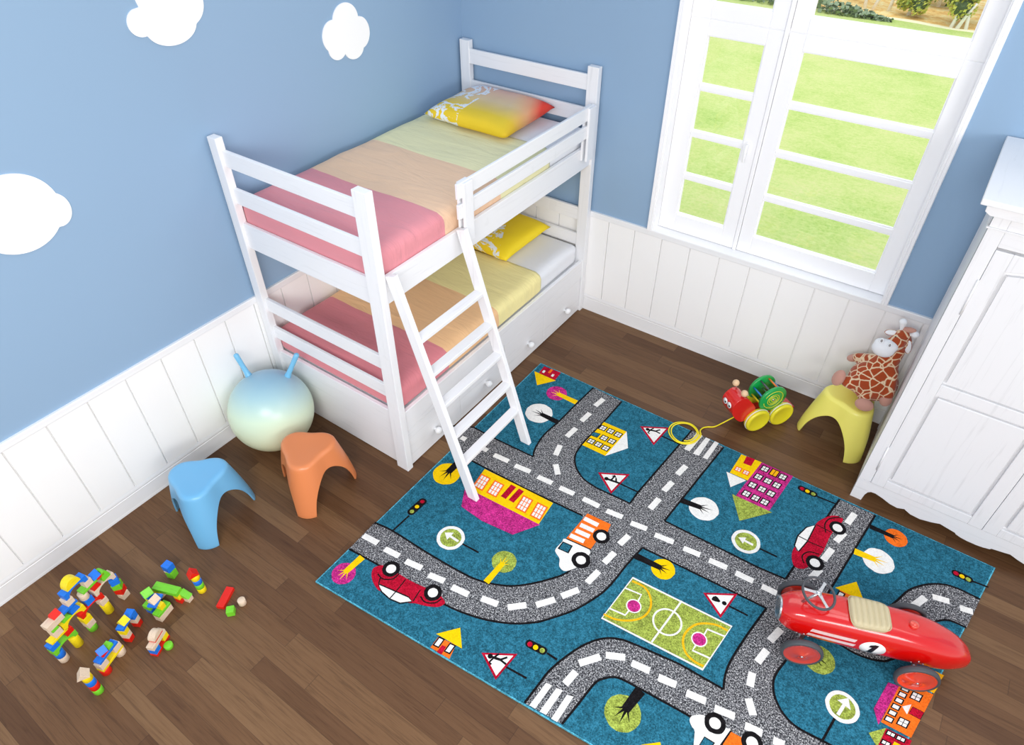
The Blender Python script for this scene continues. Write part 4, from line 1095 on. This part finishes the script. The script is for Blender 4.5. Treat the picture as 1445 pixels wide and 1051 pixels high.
# grille at the nose
gc = CP(.594, 0, .177); GU = CU
Mg = Matrix(((CN.x, 0, CU.x, gc.x), (CN.y, 0, CU.y, gc.y), (0, 1, 0, gc.z), (0, 0, 0, 1)))
def gr_ring(r0, r1, d0, d1, m, nm, par):
    mb = MB(); rs = []
    for (k, d) in ((r0, d0), (r1, d0), (r1, d1), (r0, d1)):
        rs.append([Mg @ Vector((.050 * k * cos(2 * pi * i / 40), .050 * k * sin(2 * pi * i / 40), d)) for i in range(40)])
    rs.append(rs[0]); mb.rings(rs, cap=False); return mb.build(nm, m, par)
g = MB(); g.rings([[Mg @ Vector((.050 * k * cos(2 * pi * i / 40), .050 * k * sin(2 * pi * i / 40), d)) for i in range(40)] for k, d in ((1, -.006), (1, .004), (.93, .0065), (.5, .008), (.01, .0085))])
gr = g.build('grille', M_GRILLE, car)
for k in range(-4, 5):
    hh = .044 * sqrt(1 - (k / 5) ** 2); mb = MB().box(k * .0095 - .002, k * .0095 + .002, -hh, hh, .006, .012, M=Mg); mb.build('grille_bar', M_CHROME, gr)
gr_ring(.98, 1.10, .0, .010, M_CHROME, 'grille_ring', gr)
# steering wheel
sc_ = CP(.470, 0, .350); sn = (CU * -.20 + Vector((0, 0, .95)) + CN * .10).normalized()
st = CP(.520, 0, .250)
sx = CN.copy(); sx = (sx - sn * sx.dot(sn)).normalized(); sy = sn.cross(sx)
stw = MB().tube([st, sc_ + sn * .004], .0065, 12).build('steering_column', M_CHROME, car)
MB().tube([sc_ + (sx * cos(2 * pi * i / 48) + sy * sin(2 * pi * i / 48)) * .074 for i in range(48)], .0058, 12, closed=True).build('steering_wheel', M_TYRE, car)
mb = MB().lathe([(0, -.004), (.013, -.004), (.013, .003), (.008, .006), (0, .007)], sc_, sn, 24)
for k in range(3):
    a = radians(33 + 120 * k); d = sx * cos(a) + sy * sin(a); q = sn.cross(d)
    ring = []
    for u, w in ((.006, .0095), (.030, .0062), (.055, .0062), (.072, .0085)):
        c = sc_ + d * u; ring.append([c + q * w + sn * .002, c - q * w + sn * .002, c - q * w - sn * .0015, c + q * w - sn * .0015])
    mb.rings(ring, smooth=False)
mb.build('steering_spokes', M_CHROME, car, merge=False)
# seat: fluted tan pad following the body
mb = MB(); NS, NN = 56, 20; top, bot = [], []
s0, s1, hw = .148, .322, .078
for i in range(NS + 1):
    u = i / NS; s_ = s0 + (s1 - s0) * u; r1, r2 = [], []
    for j in range(NN + 1):
        v = 2 * j / NN - 1; lim = hw * (1 - .10 * (1 - u)) 
        rnd = (1 - abs(2 * u - 1) ** 6) ** .34
        n_ = v * lim * max(rnd, .02)
        edge = min(1, (1 - abs(v)) * 5) ** .5 * min(1, min(u, 1 - u) * 16) ** .5
        flute = abs(sin(pi * u * 7)) ** .55
        zt = top_z(s_, n_ * .8)
        r1.append(CP(s_, n_, zt + .008 + .013 * edge * (.45 + .55 * flute))); r2.append(CP(s_, n_, zt - .022))
    top.append(r1); bot.append(r2)
T_ = [[mb.bm.verts.new(p) for p in r] for r in top]; B_ = [[mb.bm.verts.new(p) for p in r] for r in bot]
for i in range(NS):
    for j in range(NN):
        f = mb.bm.faces.new((T_[i][j], T_[i + 1][j], T_[i + 1][j + 1], T_[i][j + 1])); f.smooth = True
        mb.bm.faces.new((B_[i][j], B_[i][j + 1], B_[i + 1][j + 1], B_[i + 1][j]))
    mb.bm.faces.new((T_[i][0], B_[i][0], B_[i + 1][0], T_[i + 1][0])); mb.bm.faces.new((T_[i][NN], T_[i + 1][NN], B_[i + 1][NN], B_[i][NN]))
for j in range(NN):
    mb.bm.faces.new((T_[0][j], T_[0][j + 1], B_[0][j + 1], B_[0][j])); mb.bm.faces.new((T_[NS][j], B_[NS][j], B_[NS][j + 1], T_[NS][j + 1]))
seat = mb.build('seat', M_TAN, car)
pip = []
for i in range(72):
    a = 2 * pi * i / 72; cu, cv = cos(a), sin(a); u = .5 + .495 * abs(cu) ** .35 * (1 if cu > 0 else -1); v = abs(cv) ** .35 * (1 if cv > 0 else -1)
    s_ = s0 + (s1 - s0) * u; n_ = v * hw * .985 * (1 - .10 * (1 - u)); pip.append(CP(s_, n_, top_z(s_, n_ * .8) + .008))
MB().tube(pip, .0022, 6, closed=True).build('piping', M_TAN, seat)
# filler cap
fc = CP(.045, .0, top_z(.045, 0) - .002)
MB().lathe([(0, 0), (.0185, 0), (.0195, .003), (.0195, .010), (.017, .014), (0, .0155)], fc, (0, 0, 1), 28).build('filler_cap', M_RIM, car)
# side decals: louvres and the number
def on_side(s, z, sd, lift): return CP(s, sd * (side_n(s, z) + lift), z)
for sd in (1, -1):
    for (za, zb, sa, sb) in ((.186, .205, .272, .462), (.152, .170, .268, .470)):
        mb = MB(); N = 34
        for k in range(N):
            s_ = sb - (sb - sa) * k / N; w = (sb - sa) / N * .56
            q = [on_side(s_ , zb, sd, .0008), on_side(s_ - w, zb, sd, .0008), on_side(s_ - w + .006, za, sd, .0008), on_side(s_ + .006, za, sd, .0008)]
            qi = [on_side(s_, zb, sd, -.001), on_side(s_ - w, zb, sd, -.001), on_side(s_ - w + .006, za, sd, -.001), on_side(s_ + .006, za, sd, -.001)]
            mb.rings([qi, q], smooth=False)
        mb.build('louvre_stripe', M_DECAL, car, merge=False)
    nc = (.200, .168)
    mb = MB(); rr = []
    for k in (0.02, .5, 1.0): rr.append([on_side(nc[0] + .054 * k * cos(2 * pi * i / 40), nc[1] + .047 * k * sin(2 * pi * i / 40), sd, .0012) for i in range(40)])
    rr.append([on_side(nc[0] + .054 * cos(2 * pi * i / 40), nc[1] + .047 * sin(2 * pi * i / 40), sd, -.002) for i in range(40)])
    rd = mb.rings(rr).build('number_roundel', M_DECAL, car)
    mb = MB()
    for quad in (((-.018, -.034), (.004, -.034), (.018, .034), (.000, .034)), ((-.018, .010), (-.0068, .0105), (.002, .034), (-.016, .024))):
        a_, b_, c_, d_ = [Vector(q) for q in quad]; n_ = 8
        G = [[mb.bm.verts.new(on_side(nc[0] - (a_ * (1 - u) * (1 - v) + b_ * u * (1 - v) + c_ * u * v + d_ * (1 - u) * v).x * sd,
                                      nc[1] + (a_ * (1 - u) * (1 - v) + b_ * u * (1 - v) + c_ * u * v + d_ * (1 - u) * v).y, sd, .0028))
              for u in [k / n_ for k in range(n_ + 1)]] for v in [k / n_ for k in range(n_ + 1)]]
        for p_ in range(n_):
            for q_ in range(n_): mb.bm.faces.new((G[p_][q_], G[p_][q_ + 1], G[p_ + 1][q_ + 1], G[p_ + 1][q_]))
    mb.build('number_one', M_BLACK, rd)

# ================================================================== PULL-ALONG TOY
TU = Vector((-0.58885802, -0.8082365, 0)); TN = Vector((0.8082365, -0.58885802, 0)); TB = Vector((2.75, -0.376, 0))
def TP(s, n, z): return TB + TU * s + TN * n + Vector((0, 0, z))
TM = Matrix(((TU.x, TN.x, 0, TB.x), (TU.y, TN.y, 0, TB.y), (0, 0, 1, 0), (0, 0, 0, 1)))
toy = root('pull_along_toy', TP(.087, -.08, 0), 'red wooden pull-along toy with green rattle drum and yellow wheels', 'pull toy')
M_TR = mat('toy_red_lacquer', (214, 32, 30), 0.25, 0.5, 0, 0.5); M_TG = mat('toy_green_lacquer', (18, 160, 74), 0.3, 0.5, 0, 0.4)
M_TY = mat('toy_yellow_lacquer', (232, 220, 44), 0.3, 0.5, 0, 0.4); M_TW = mat('toy_white_rubber', (240, 240, 232), 0.4); M_BEAD = mat('beech_bead', (226, 190, 150), 0.5)
# chassis: a narrow red board with a tail, and the head block at the front
side = [(-.115, .060), (-.125, .085), (-.05, .108), (.02, .118), (.14, .118), (.175, .105), (.205, .120), (.235, .100), (.240, .060), (.20, .050), (-.06, .050)]
MB().prism(side, -.125, -.035, M=TM).build('chassis', M_TR, toy, bevel=.006, seg=3)
hd = [(.195, .150), (.205, .195), (.250, .252), (.285, .285), (.325, .292), (.362, .262), (.372, .225), (.352, .160), (.300, .098), (.262, .085), (.215, .110)]
head = MB().prism([tuple(p[:2]) for p in crom([Vector((a, b, 0)) for a, b in hd], 3, True)], -.138, -.026, M=TM).build('head', M_TR, toy, bevel=.008, seg=3)
for n_, dz in ((-.062, 0.0), (-.104, 0.0)):
    c = TP(.3735, n_, .228)
    MB().lathe([(0, 0), (.0195, 0), (.0195, .0015), (0, .002)], c, (TU + Vector((0, 0, .12))), 24).build('eye', M_DECAL, head)
    MB().lathe([(0, .001), (.0070, .001), (.0070, .003), (0, .0034)], c + TN * .006 + Vector((0, 0, -.003)), (TU + Vector((0, 0, .12))), 16).build('pupil', M_BLACK, head)
for b_, t_ in (((.292, -.118, .270), (.312, -.126, .338)), ((.292, -.050, .270), (.300, -.044, .318))):
    MB().tube([TP(*b_), TP(*t_)], .0035, 8).build('antenna', M_CHROME, head)
    MB().ell(TP(*t_), (.021, .021, .021)).build('antenna_bead', M_BEAD, head)
for s_ in (0.0, .173):
    for sd, n_ in ((1, .0), (-1, -.160)):
        ax = TN * sd; c = TP(s_, n_, .0855)
        w = MB().lathe([(0, -.030), (.078, -.030), (.082, -.026), (.0835, -.018), (.0835, -.013)], c, ax, 48).build('wheel', M_TY, toy)
        MB().lathe([(.070, -.013), (.0850, -.013), (.0850, -.007), (.070, -.007), (.070, -.013)], c, ax, 48, cap=False).build('tyre', M_TW, w)
        MB().lathe([(.083, -.007), (.0825, .004), (.078, .010), (.068, .013), (.064, .011), (0, .010)], c, ax, 48).build('wheel_face', M_TY, w)
    MB().tube([TP(s_, .0, .0855), TP(s_, -.160, .0855)], .005, 8).build('axle', M_CHROME, toy)
# drum
dc = Vector((.087, 0, .224))
drum = MB().tube([TP(dc.x, -.155, dc.z), TP(dc.x, -.012, dc.z)], .006, 10).build('drum_axle', M_CHROME, toy)
for n0, sd in ((-.028, 1), (-.142, -1)):
    c = TP(dc.x, n0, dc.z)
    d = MB().lathe([(0, -.010), (.089, -.010), (.093, -.006), (.093, .006), (.089, .010), (0, .010)], c, TN * sd, 56).build('drum_disc', M_TG, toy)
    for k, (R0, a0, a1) in enumerate(((.066, 25, 350), (.040, 0, 360), (.028, 0, 360), (.014, 0, 360))):
        pts = [c + TN * sd * .0102 + (TU * cos(radians(a)) + Vector((0, 0, 1)) * sin(radians(a))) * R0 for a in range(a0, a1 + (0 if a1 == 360 else 1), 6)]
        MB().tube(pts, .0022, 6, closed=(a1 == 360)).build('ring_stripe', M_TY, d)
RC = [(232, 210, 50), (60, 160, 220), (236, 130, 50), (80, 84, 90), (40, 130, 200), (236, 214, 40), (30, 140, 70), (200, 60, 40)]
for k in range(8):
    a = radians(200 - 45 * k); q = dc + Vector((cos(a) * .076, 0, sin(a) * .076))
    MB().tube([TP(q.x, -.134, q.z), TP(q.x, -.036, q.z)], .0058, 10).build('drum_rod', mat('rod_colour_%d' % k, RC[k], 0.35), toy)
# the pull cord, coiled on the rug
M_CORD = mat('yellow_cord', (248, 226, 20), 0.5)
zr = RZ + 0.006
def cz(u, v, z): q = on_plane(930 + u / 11.115, 570 + v / 11.115, 2, z); return q
cp_ = [TP(.262, -.080, .090)] + [cz(1120, 232, .035), cz(1000, 295, .010), cz(870, 355, .0045), cz(760, 360, .0045), cz(690, 375, .008), cz(645, 420, zr), cz(655, 490, zr), cz(600, 560, zr),
      cz(520, 610, zr), cz(400, 625, zr), cz(280, 590, zr), cz(195, 520, zr), cz(152, 430, zr), cz(175, 350, zr), cz(250, 297, zr), cz(360, 285, .014), cz(480, 305, .010), cz(570, 365, .010), cz(615, 440, .016), cz(625, 500, zr),
      cz(570, 560, zr), cz(470, 600, zr + .006), cz(350, 600, zr + .003), cz(260, 550, zr + .003), cz(200, 470, zr), cz(195, 390, zr), cz(250, 325, zr + .002), cz(370, 300, .018), cz(480, 320, .016), cz(560, 380, .016), cz(598, 450, .019), cz(580, 500, zr),
      cz(520, 550, zr), cz(450, 577, zr), cz(390, 572, zr)]
MB().tube(crom(cp_, 6), .0040, 8).build('pull_cord', M_CORD, toy)

# ================================================================== GIRAFFE
M_GIR = mat('giraffe_plush', (176, 78, 40), 0.9, 0.15); t = NT(M_GIR)
gv = t.coord('Object'); wv = t.n('ShaderNodeTexNoise'); wv.inputs['Scale'].default_value = 22; t.l(gv, wv.inputs['Vector'])
va = t.n('ShaderNodeVectorMath', operation='MULTIPLY_ADD'); t.l(wv.outputs['Color'], va.inputs[0]); va.inputs[1].default_value = (.012, .012, .012); t.l(gv, va.inputs[2])
vo = t.n('ShaderNodeTexVoronoi', feature='DISTANCE_TO_EDGE'); vo.inputs['Scale'].default_value = 21; t.l(va.outputs[0], vo.inputs['Vector'])
fz = t.noise(gv, 260, 2)
col = t.ramp(vo.outputs['Distance'], [(0.0, (240, 218, 184)), (0.045, (236, 208, 170)), (0.085, (172, 72, 34)), (1.0, (160, 64, 30))])
t.l(t.mix(t.math('MULTIPLY', fz, 0.25), col, (120, 50, 26), 'MIX'), t.b.inputs['Base Color']); t.b.inputs['Sheen Weight'].default_value = .3; t.bump(fz, 0.4, 0.002)
M_GW = mat('white_plush', (240, 240, 242), 0.9, 0.15); t = NT(M_GW); t.b.inputs['Sheen Weight'].default_value = .3; t.bump(t.noise(t.coord(), 260, 2), 0.3, 0.002)
M_GP = mat('pink_brown_plush', (196, 146, 130), 0.9, 0.15); t = NT(M_GP); t.b.inputs['Sheen Weight'].default_value = .3; t.bump(t.noise(t.coord(), 260, 2), 0.3, 0.002)
gir = root('plush_giraffe', (3.14, -.22, .345), 'brown plush giraffe with cream patchwork lines sitting on the yellow stool', 'soft toy')
def blob(name, parts, m, vox, parent, smooth=6):
    mb = MB()
    for p in parts:
        if len(p) == 2: mb.ell(p[0], p[1], seg=24, rg=14)
        else:     # a tapered limb between two balls
            a, b, ra, rb_ = Vector(p[0]), Vector(p[1]), p[2], p[3]
            for k in range(9): u = k / 8; r_ = ra + (rb_ - ra) * u; mb.ell(a + (b - a) * u, (r_, r_, r_), seg=16, rg=10)
    o = mb.build(name, m, parent, merge=False)
    r_ = o.modifiers.new('remesh', 'REMESH'); r_.mode = 'VOXEL'; r_.voxel_size = vox; r_.use_smooth_shade = True
    s_ = o.modifiers.new('smooth', 'SMOOTH'); s_.iterations = smooth; s_.factor = .6
    return o
def orient(d, up=(0, 0, 1)):
    d = Vector(d).normalized(); x = Vector(up).cross(d).normalized(); y = d.cross(x); return Matrix((x, y, d)).transposed()
blob('giraffe_body', [((3.138, -.225, .462), (.136, .114, .118)), ((3.150, -.205, .530), (.098, .088, .085)), ((3.158, -.195, .575), (.074, .068, .070)),
                      ((3.165, -.190, .600), (3.186, -.172, .700), .060, .043), ((3.183, -.172, .740), (.052, .050, .062)), ((3.176, -.180, .785), (.040, .038, .034)),
                      ((3.165, -.215, .755), (3.140, -.245, .730), .045, .042),
                      ((3.090, -.185, .570), (3.015, -.150, .525), .036, .030), ((3.205, -.235, .560), (3.232, -.285, .460), .040, .040),
                      ((3.060, -.270, .430), (3.022, -.288, .440), .045, .036), ((3.120, -.290, .410), (3.140, -.335, .405), .042, .030)], M_GIR, .0055, gir, 4)
def ellobj(name, c, r, d, m, up=(0, 0, 1)): return MB().ell(c, r, M=orient(d, up), seg=32, rg=20).build(name, m, gir)
view = (CAM - Vector((3.14, -.25, .5))).normalized()
mz = blob('muzzle', [((3.118, -.270, .722), (.060, .046, .046)), ((3.135, -.262, .745), (.050, .040, .034)), ((3.100, -.262, .745), (.040, .036, .030))], M_GW, .0045, gir, 8)
for cx_, n_ in (((3.094, -.283, .776), 0), ((3.140, -.290, .770), 0)):
    ring = [Vector(cx_) + orient(view + Vector((0, 0, -.2))) @ Vector((.0095 * cos(2 * pi * i / 16), .012 * sin(2 * pi * i / 16), 0)) for i in range(16)]
    MB().tube(ring, .0042, 8, closed=True).build('nostril', M_GW, mz)
    MB().ell(cx_, (.006, .008, .002), M=orient(view)).build('nostril_pad', mat('nostril_grey', (150, 146, 144), .8), mz)
M_EYE = mat('eye_black', (20, 26, 24), 0.1, 0.6)
for c in ((3.150, -.226, .788), (3.190, -.222, .768)):
    MB().ell(c, (.0075,) * 3).build('eye', M_EYE, gir)
ellobj('foot', (2.968, -.300, .452), (.036, .052, .026), (-.45, -.75, .35), M_GP)
ellobj('foot', (3.150, -.372, .390), (.050, .036, .030), (.05, -.85, .55), M_GP)
ellobj('hand', (2.992, -.140, .506), (.028, .022, .036), (-1, .2, -.6), M_GP)
ellobj('hand', (3.240, -.300, .425), (.034, .032, .042), (.1, -.3, -1), M_GP)
def horn_(b, tp):
    b, tp = Vector(b), Vector(tp); MB().tube([b, b + (tp - b) * .4, b + (tp - b) * .75, tp, tp + (tp - b) * .12], [.010, .009, .016, .018, .003], 16).build('ossicone', M_GW, gir)
    MB().ell(tp, (.020, .019, .019)).build('ossicone_tip', M_GW, gir)
horn_((3.162, -.172, .800), (3.152, -.172, .862)); horn_((3.198, -.170, .795), (3.232, -.176, .812))
def ear(c, d, nrm, L, Wd):
    Me = Matrix((Vector(d).normalized().cross(Vector(nrm).normalized()), Vector(nrm).normalized(), Vector(d).normalized())).transposed()
    o_ = MB().ell(c, (Wd * 1.08, .006, L * 1.06), M=Me, seg=24).build('ear', M_GIR, gir)
    MB().ell(Vector(c) + Vector(nrm).normalized() * .004, (Wd * .92, .006, L * .95), M=Me, seg=24).build('ear_lining', M_GW, o_)
ear((3.122, -.190, .786), (-1, -.25, -.1), (.05, -.85, .5), .034, .016)
ear((3.226, -.196, .738), (.28, -.1, -1), (.1, -.9, .35), .042, .018)
MB().ell((3.190, -.168, .822), (.018, .016, .042), M=orient((1, -.15, .35)), seg=20).build('mane_tuft', M_GP, gir)

# ================================================================== OUTSIDE THE WINDOW
M_LAWN = mat('sunlit_lawn', (190, 220, 110), 0.95, 0.1); t = NT(M_LAWN); v = t.coord()
c = t.n('ShaderNodeTexCoord'); s = t.n('ShaderNodeSeparateXYZ'); t.l(c.outputs['Object'], s.inputs[0])
n1 = t.noise(v, 1.1, 4, 0.6); n2 = t.noise(v, 28, 6, 0.85); n3 = t.noise(t.coord('Object', (1, 4, 1)), 7, 3, 0.6)
f = t.math('ADD', t.math('ADD', t.math('MULTIPLY', n1, .35), t.math('MULTIPLY', n2, .55)), t.math('MULTIPLY', n3, .15))
grass = t.ramp(f, [(0.36, (150, 186, 90)), (0.46, (186, 208, 120)), (0.56, (206, 216, 142)), (0.72, (226, 214, 164))])
edge = t.math('ADD', s.outputs[1], t.math('ADD', t.math('MULTIPLY', t.noise(v, 0.6, 2), 0.9), t.math('MULTIPLY', s.outputs[0], 0.10)))
leaf = t.ramp(t.noise(v, 3.5, 6, 0.75), [(0.30, (206, 150, 84)), (0.48, (250, 206, 130)), (0.62, (255, 236, 178)), (0.8, (222, 160, 112))])
g2_ = t.mix(t.math('GREATER_THAN', edge, 12.15), grass, (255, 250, 214))
g2_ = t.mix(t.math('GREATER_THAN', edge, 12.32), g2_, leaf)
t.l(g2_, t.b.inputs['Base Color'])
struct(MB().box(-26, 26, 0.14, 40, -0.5, -0.30).build('lawn', M_LAWN))
# a kerbed garden bed: leafy strip for the painted shadow on the left and trees along the far side of the lawn
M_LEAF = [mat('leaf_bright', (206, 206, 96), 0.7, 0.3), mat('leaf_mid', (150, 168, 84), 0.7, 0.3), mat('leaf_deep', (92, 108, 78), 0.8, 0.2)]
M_BARK = mat('pale_bark', (250, 246, 242), 0.8, 0.2)
rnd = random.Random(3)
def tree3(x, y, h, r, trunks, label, mix_, n=900, group=None):
    rt = root('garden_shrub', (x, y, -.30), label, 'shrub', group)
    mb = MB()
    for (dx, dy, lean) in trunks:
        mb.tube([(x + dx, y + dy, -.31), (x + dx + lean * .3, y + dy, -.30 + h * .22), (x + dx + lean * .8, y + dy + .02, -.30 + h * .5)], [.035, .028, .018], 8)
    mb.build('trunk', M_BARK, rt, merge=False)
    mb = MB()
    lobes = [(rnd.uniform(-.6, .6) * r, rnd.uniform(-.6, .6) * r, rnd.uniform(-.35, .55) * r, rnd.uniform(.35, .6) * r) for _ in range(9)]
    cz_ = -.30 + max(h * .55, r * .8)
    for _ in range(n):
        lx, ly, lz, lr = rnd.choice(lobes); a, b = rnd.uniform(0, 2 * pi), rnd.uniform(-1, 1); k = lr * rnd.uniform(.75, 1.05)
        p = Vector((x + lx + k * cos(a) * sqrt(1 - b * b), y + ly + k * sin(a) * sqrt(1 - b * b), cz_ + lz + k * b))
        if p.z < -.25: continue
        d = Vector((rnd.gauss(0, 1), rnd.gauss(0, 1), rnd.gauss(0, 1))).normalized(); e = d.orthogonal().normalized(); sz_ = rnd.uniform(.020, .045)
        q = [p - e * sz_, p + d.cross(e) * sz_ * .6, p + e * sz_, p - d.cross(e) * sz_ * .6]
        f_ = mb.bm.faces.new([mb.bm.verts.new(w_) for w_ in q]); f_.material_index = 0 if rnd.random() < mix_ else (1 if rnd.random() < .7 else 2)
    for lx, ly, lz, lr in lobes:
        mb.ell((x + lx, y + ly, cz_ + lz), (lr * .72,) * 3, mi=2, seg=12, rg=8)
    mb.build('foliage', M_LEAF, rt, merge=False, recalc=False)
    return rt
tree3(1.92, 11.95, .85, .40, [(0, -.25, .1), (.10, -.3, .2), (.24, -.25, -.1)], 'bright leafy shrub with pale thin trunks at the lawn edge, seen in the upper pane', .75, 2200)
tree3(1.10, 12.15, .50, .30, [(0, 0, .05)], 'rounded yellow green bush between the pale trunked shrubs outside', .8, 1500)
tree3(.30, 12.45, 1.25, .34, [(.0, -.3, -.1), (.15, -.3, .25), (.42, -.2, .1)], 'leaning pale trunked shrub left of the round bush outside', .6, 1200)
tree3(2.80, 12.15, .8, .38, [(-.3, -.15, 0), (-.1, -.15, .1)], 'leafy shrub at the right end of the upper window pane', .7, 2200)
tree3(-.75, 13.0, 1.5, .50, [(0, 0, 0), (.3, .1, 0)], 'shrub farther left behind the leaf covered ground outside', .5, 900)
tree3(1.45, 13.15, .8, .50, [(0, 0, 0)], 'dark green shrub in the second row, behind the bright leafy shrub', .35, 1600)
tree3(2.75, 13.35, .9, .55, [(0, 0, 0)], 'dark green shrub in the second row, behind the rightmost shrub', .35, 1600)
mb = MB()  # leaf quads coloured as the shadow strip on the far lawn
for k in range(1400):
    x_ = rnd.uniform(-4.5, .95); w_ = .32 * min(1, (1.15 - x_) / 1.6); y_ = 11.55 - .10 * x_ + rnd.uniform(-1, 1) * w_; z_ = -.30 + rnd.uniform(0, .22) * min(1, w_ / .3)
    d = Vector((rnd.gauss(0, 1), rnd.gauss(0, 1), abs(rnd.gauss(0, 1)) + .5)).normalized(); e = d.orthogonal().normalized(); sz_ = .05
    p = Vector((x_, y_, z_)); q = [p - e * sz_, p + d.cross(e) * sz_, p + e * sz_, p - d.cross(e) * sz_]; mb.bm.faces.new([mb.bm.verts.new(v_) for v_ in q])
hd_ = mb.build('shadow_strip', mat('grey_green_shadow_strip', (150, 166, 138), .9, .1), merge=False, recalc=False)
hd_['label'] = 'grey green painted shadow strip along the far edge of the lawn'; hd_['category'] = 'painted shadow'; hd_['kind'] = 'stuff'

# ================================================================== LIGHT
W = bpy.data.worlds.new('sky'); SC.world = W; W.use_nodes = True
wt = W.node_tree; bg = wt.nodes['Background']
tc = wt.nodes.new('ShaderNodeTexCoord'); sp = wt.nodes.new('ShaderNodeSeparateXYZ'); wt.links.new(tc.outputs['Generated'], sp.inputs[0])
rp = wt.nodes.new('ShaderNodeValToRGB'); mm = wt.nodes.new('ShaderNodeMath'); mm.operation = 'MULTIPLY_ADD'
mm.inputs[1].default_value = 0.5; mm.inputs[2].default_value = 0.5
wt.links.new(sp.outputs[2], mm.inputs[0]); wt.links.new(mm.outputs[0], rp.inputs[0])
e = rp.color_ramp.elements
e[0].position = 0.40; e[0].color = (0.35, 0.32, 0.30, 1)
e[1].position = 0.50; e[1].color = (1.04, 1.02, 1.0, 1)
x = e.new(0.72); x.color = (0.62, 0.67, 0.76, 1)
x = e.new(1.0); x.color = (0.42, 0.50, 0.64, 1)
wt.links.new(rp.outputs[0], bg.inputs['Color']); bg.inputs['Strength'].default_value = 0.95

def area(name, loc, target, size, power, col=(1, 1, 1)):
    l = bpy.data.lights.new(name, 'AREA'); l.shape = 'RECTANGLE'; l.size, l.size_y = size; l.energy = power; l.color = col
    o = bpy.data.objects.new(name, l); COL.objects.link(o); o.location = loc
    o.rotation_euler = (Vector(target) - Vector(loc)).to_track_quat('-Z', 'Y').to_euler(); return o
area('overhead_fill', (4.3, -1.1, 3.6), (1.6, -1.8, 0.3), (1.2, 1.2), 12, (1, 0.99, 0.96))  # added fill lamp above the open room, no fixture hangs there
area('front_fill', (3.0, -5.2, 3.2), (1.0, -1.8, 0.9), (2.0, 1.0), 88, (1, .985, .96))  # added fill behind the camera, for the faces turned towards it
area('side_light', (5.7, -4.3, 2.5), (0.9, -1.8, 0.8), (2.6, 1.0), 80, (1, .985, .96))  # added softbox, brightens right-facing sides and gives the car its long highlight
area('garden_daylight', (1.0, 7.5, 9.0), (1.0, 8.5, 0), (16, 12), 1150, (1, .98, .92))  # added area lamp over the lawn, standing in for the sun

# ------------------------------------------------------------------ camera
cam = bpy.data.cameras.new('camera'); cam.sensor_fit = 'HORIZONTAL'; cam.sensor_width = 36.0
cam.lens = F_PX / 1445.0 * 36.0; cam.clip_start = 0.05; cam.clip_end = 200
co = bpy.data.objects.new('camera', cam); COL.objects.link(co)
r, d, f = ROT[0], ROT[1], ROT[2]
M = Matrix((( r[0], -d[0], -f[0], CAM.x), (r[1], -d[1], -f[1], CAM.y), (r[2], -d[2], -f[2], CAM.z), (0, 0, 0, 1)))
co.matrix_world = M
SC.camera = co
vs = SC.view_settings; vs.view_transform = 'Standard'; vs.look = 'None'; vs.exposure = 0.14; vs.gamma = 1.0; vs.use_curve_mapping = False
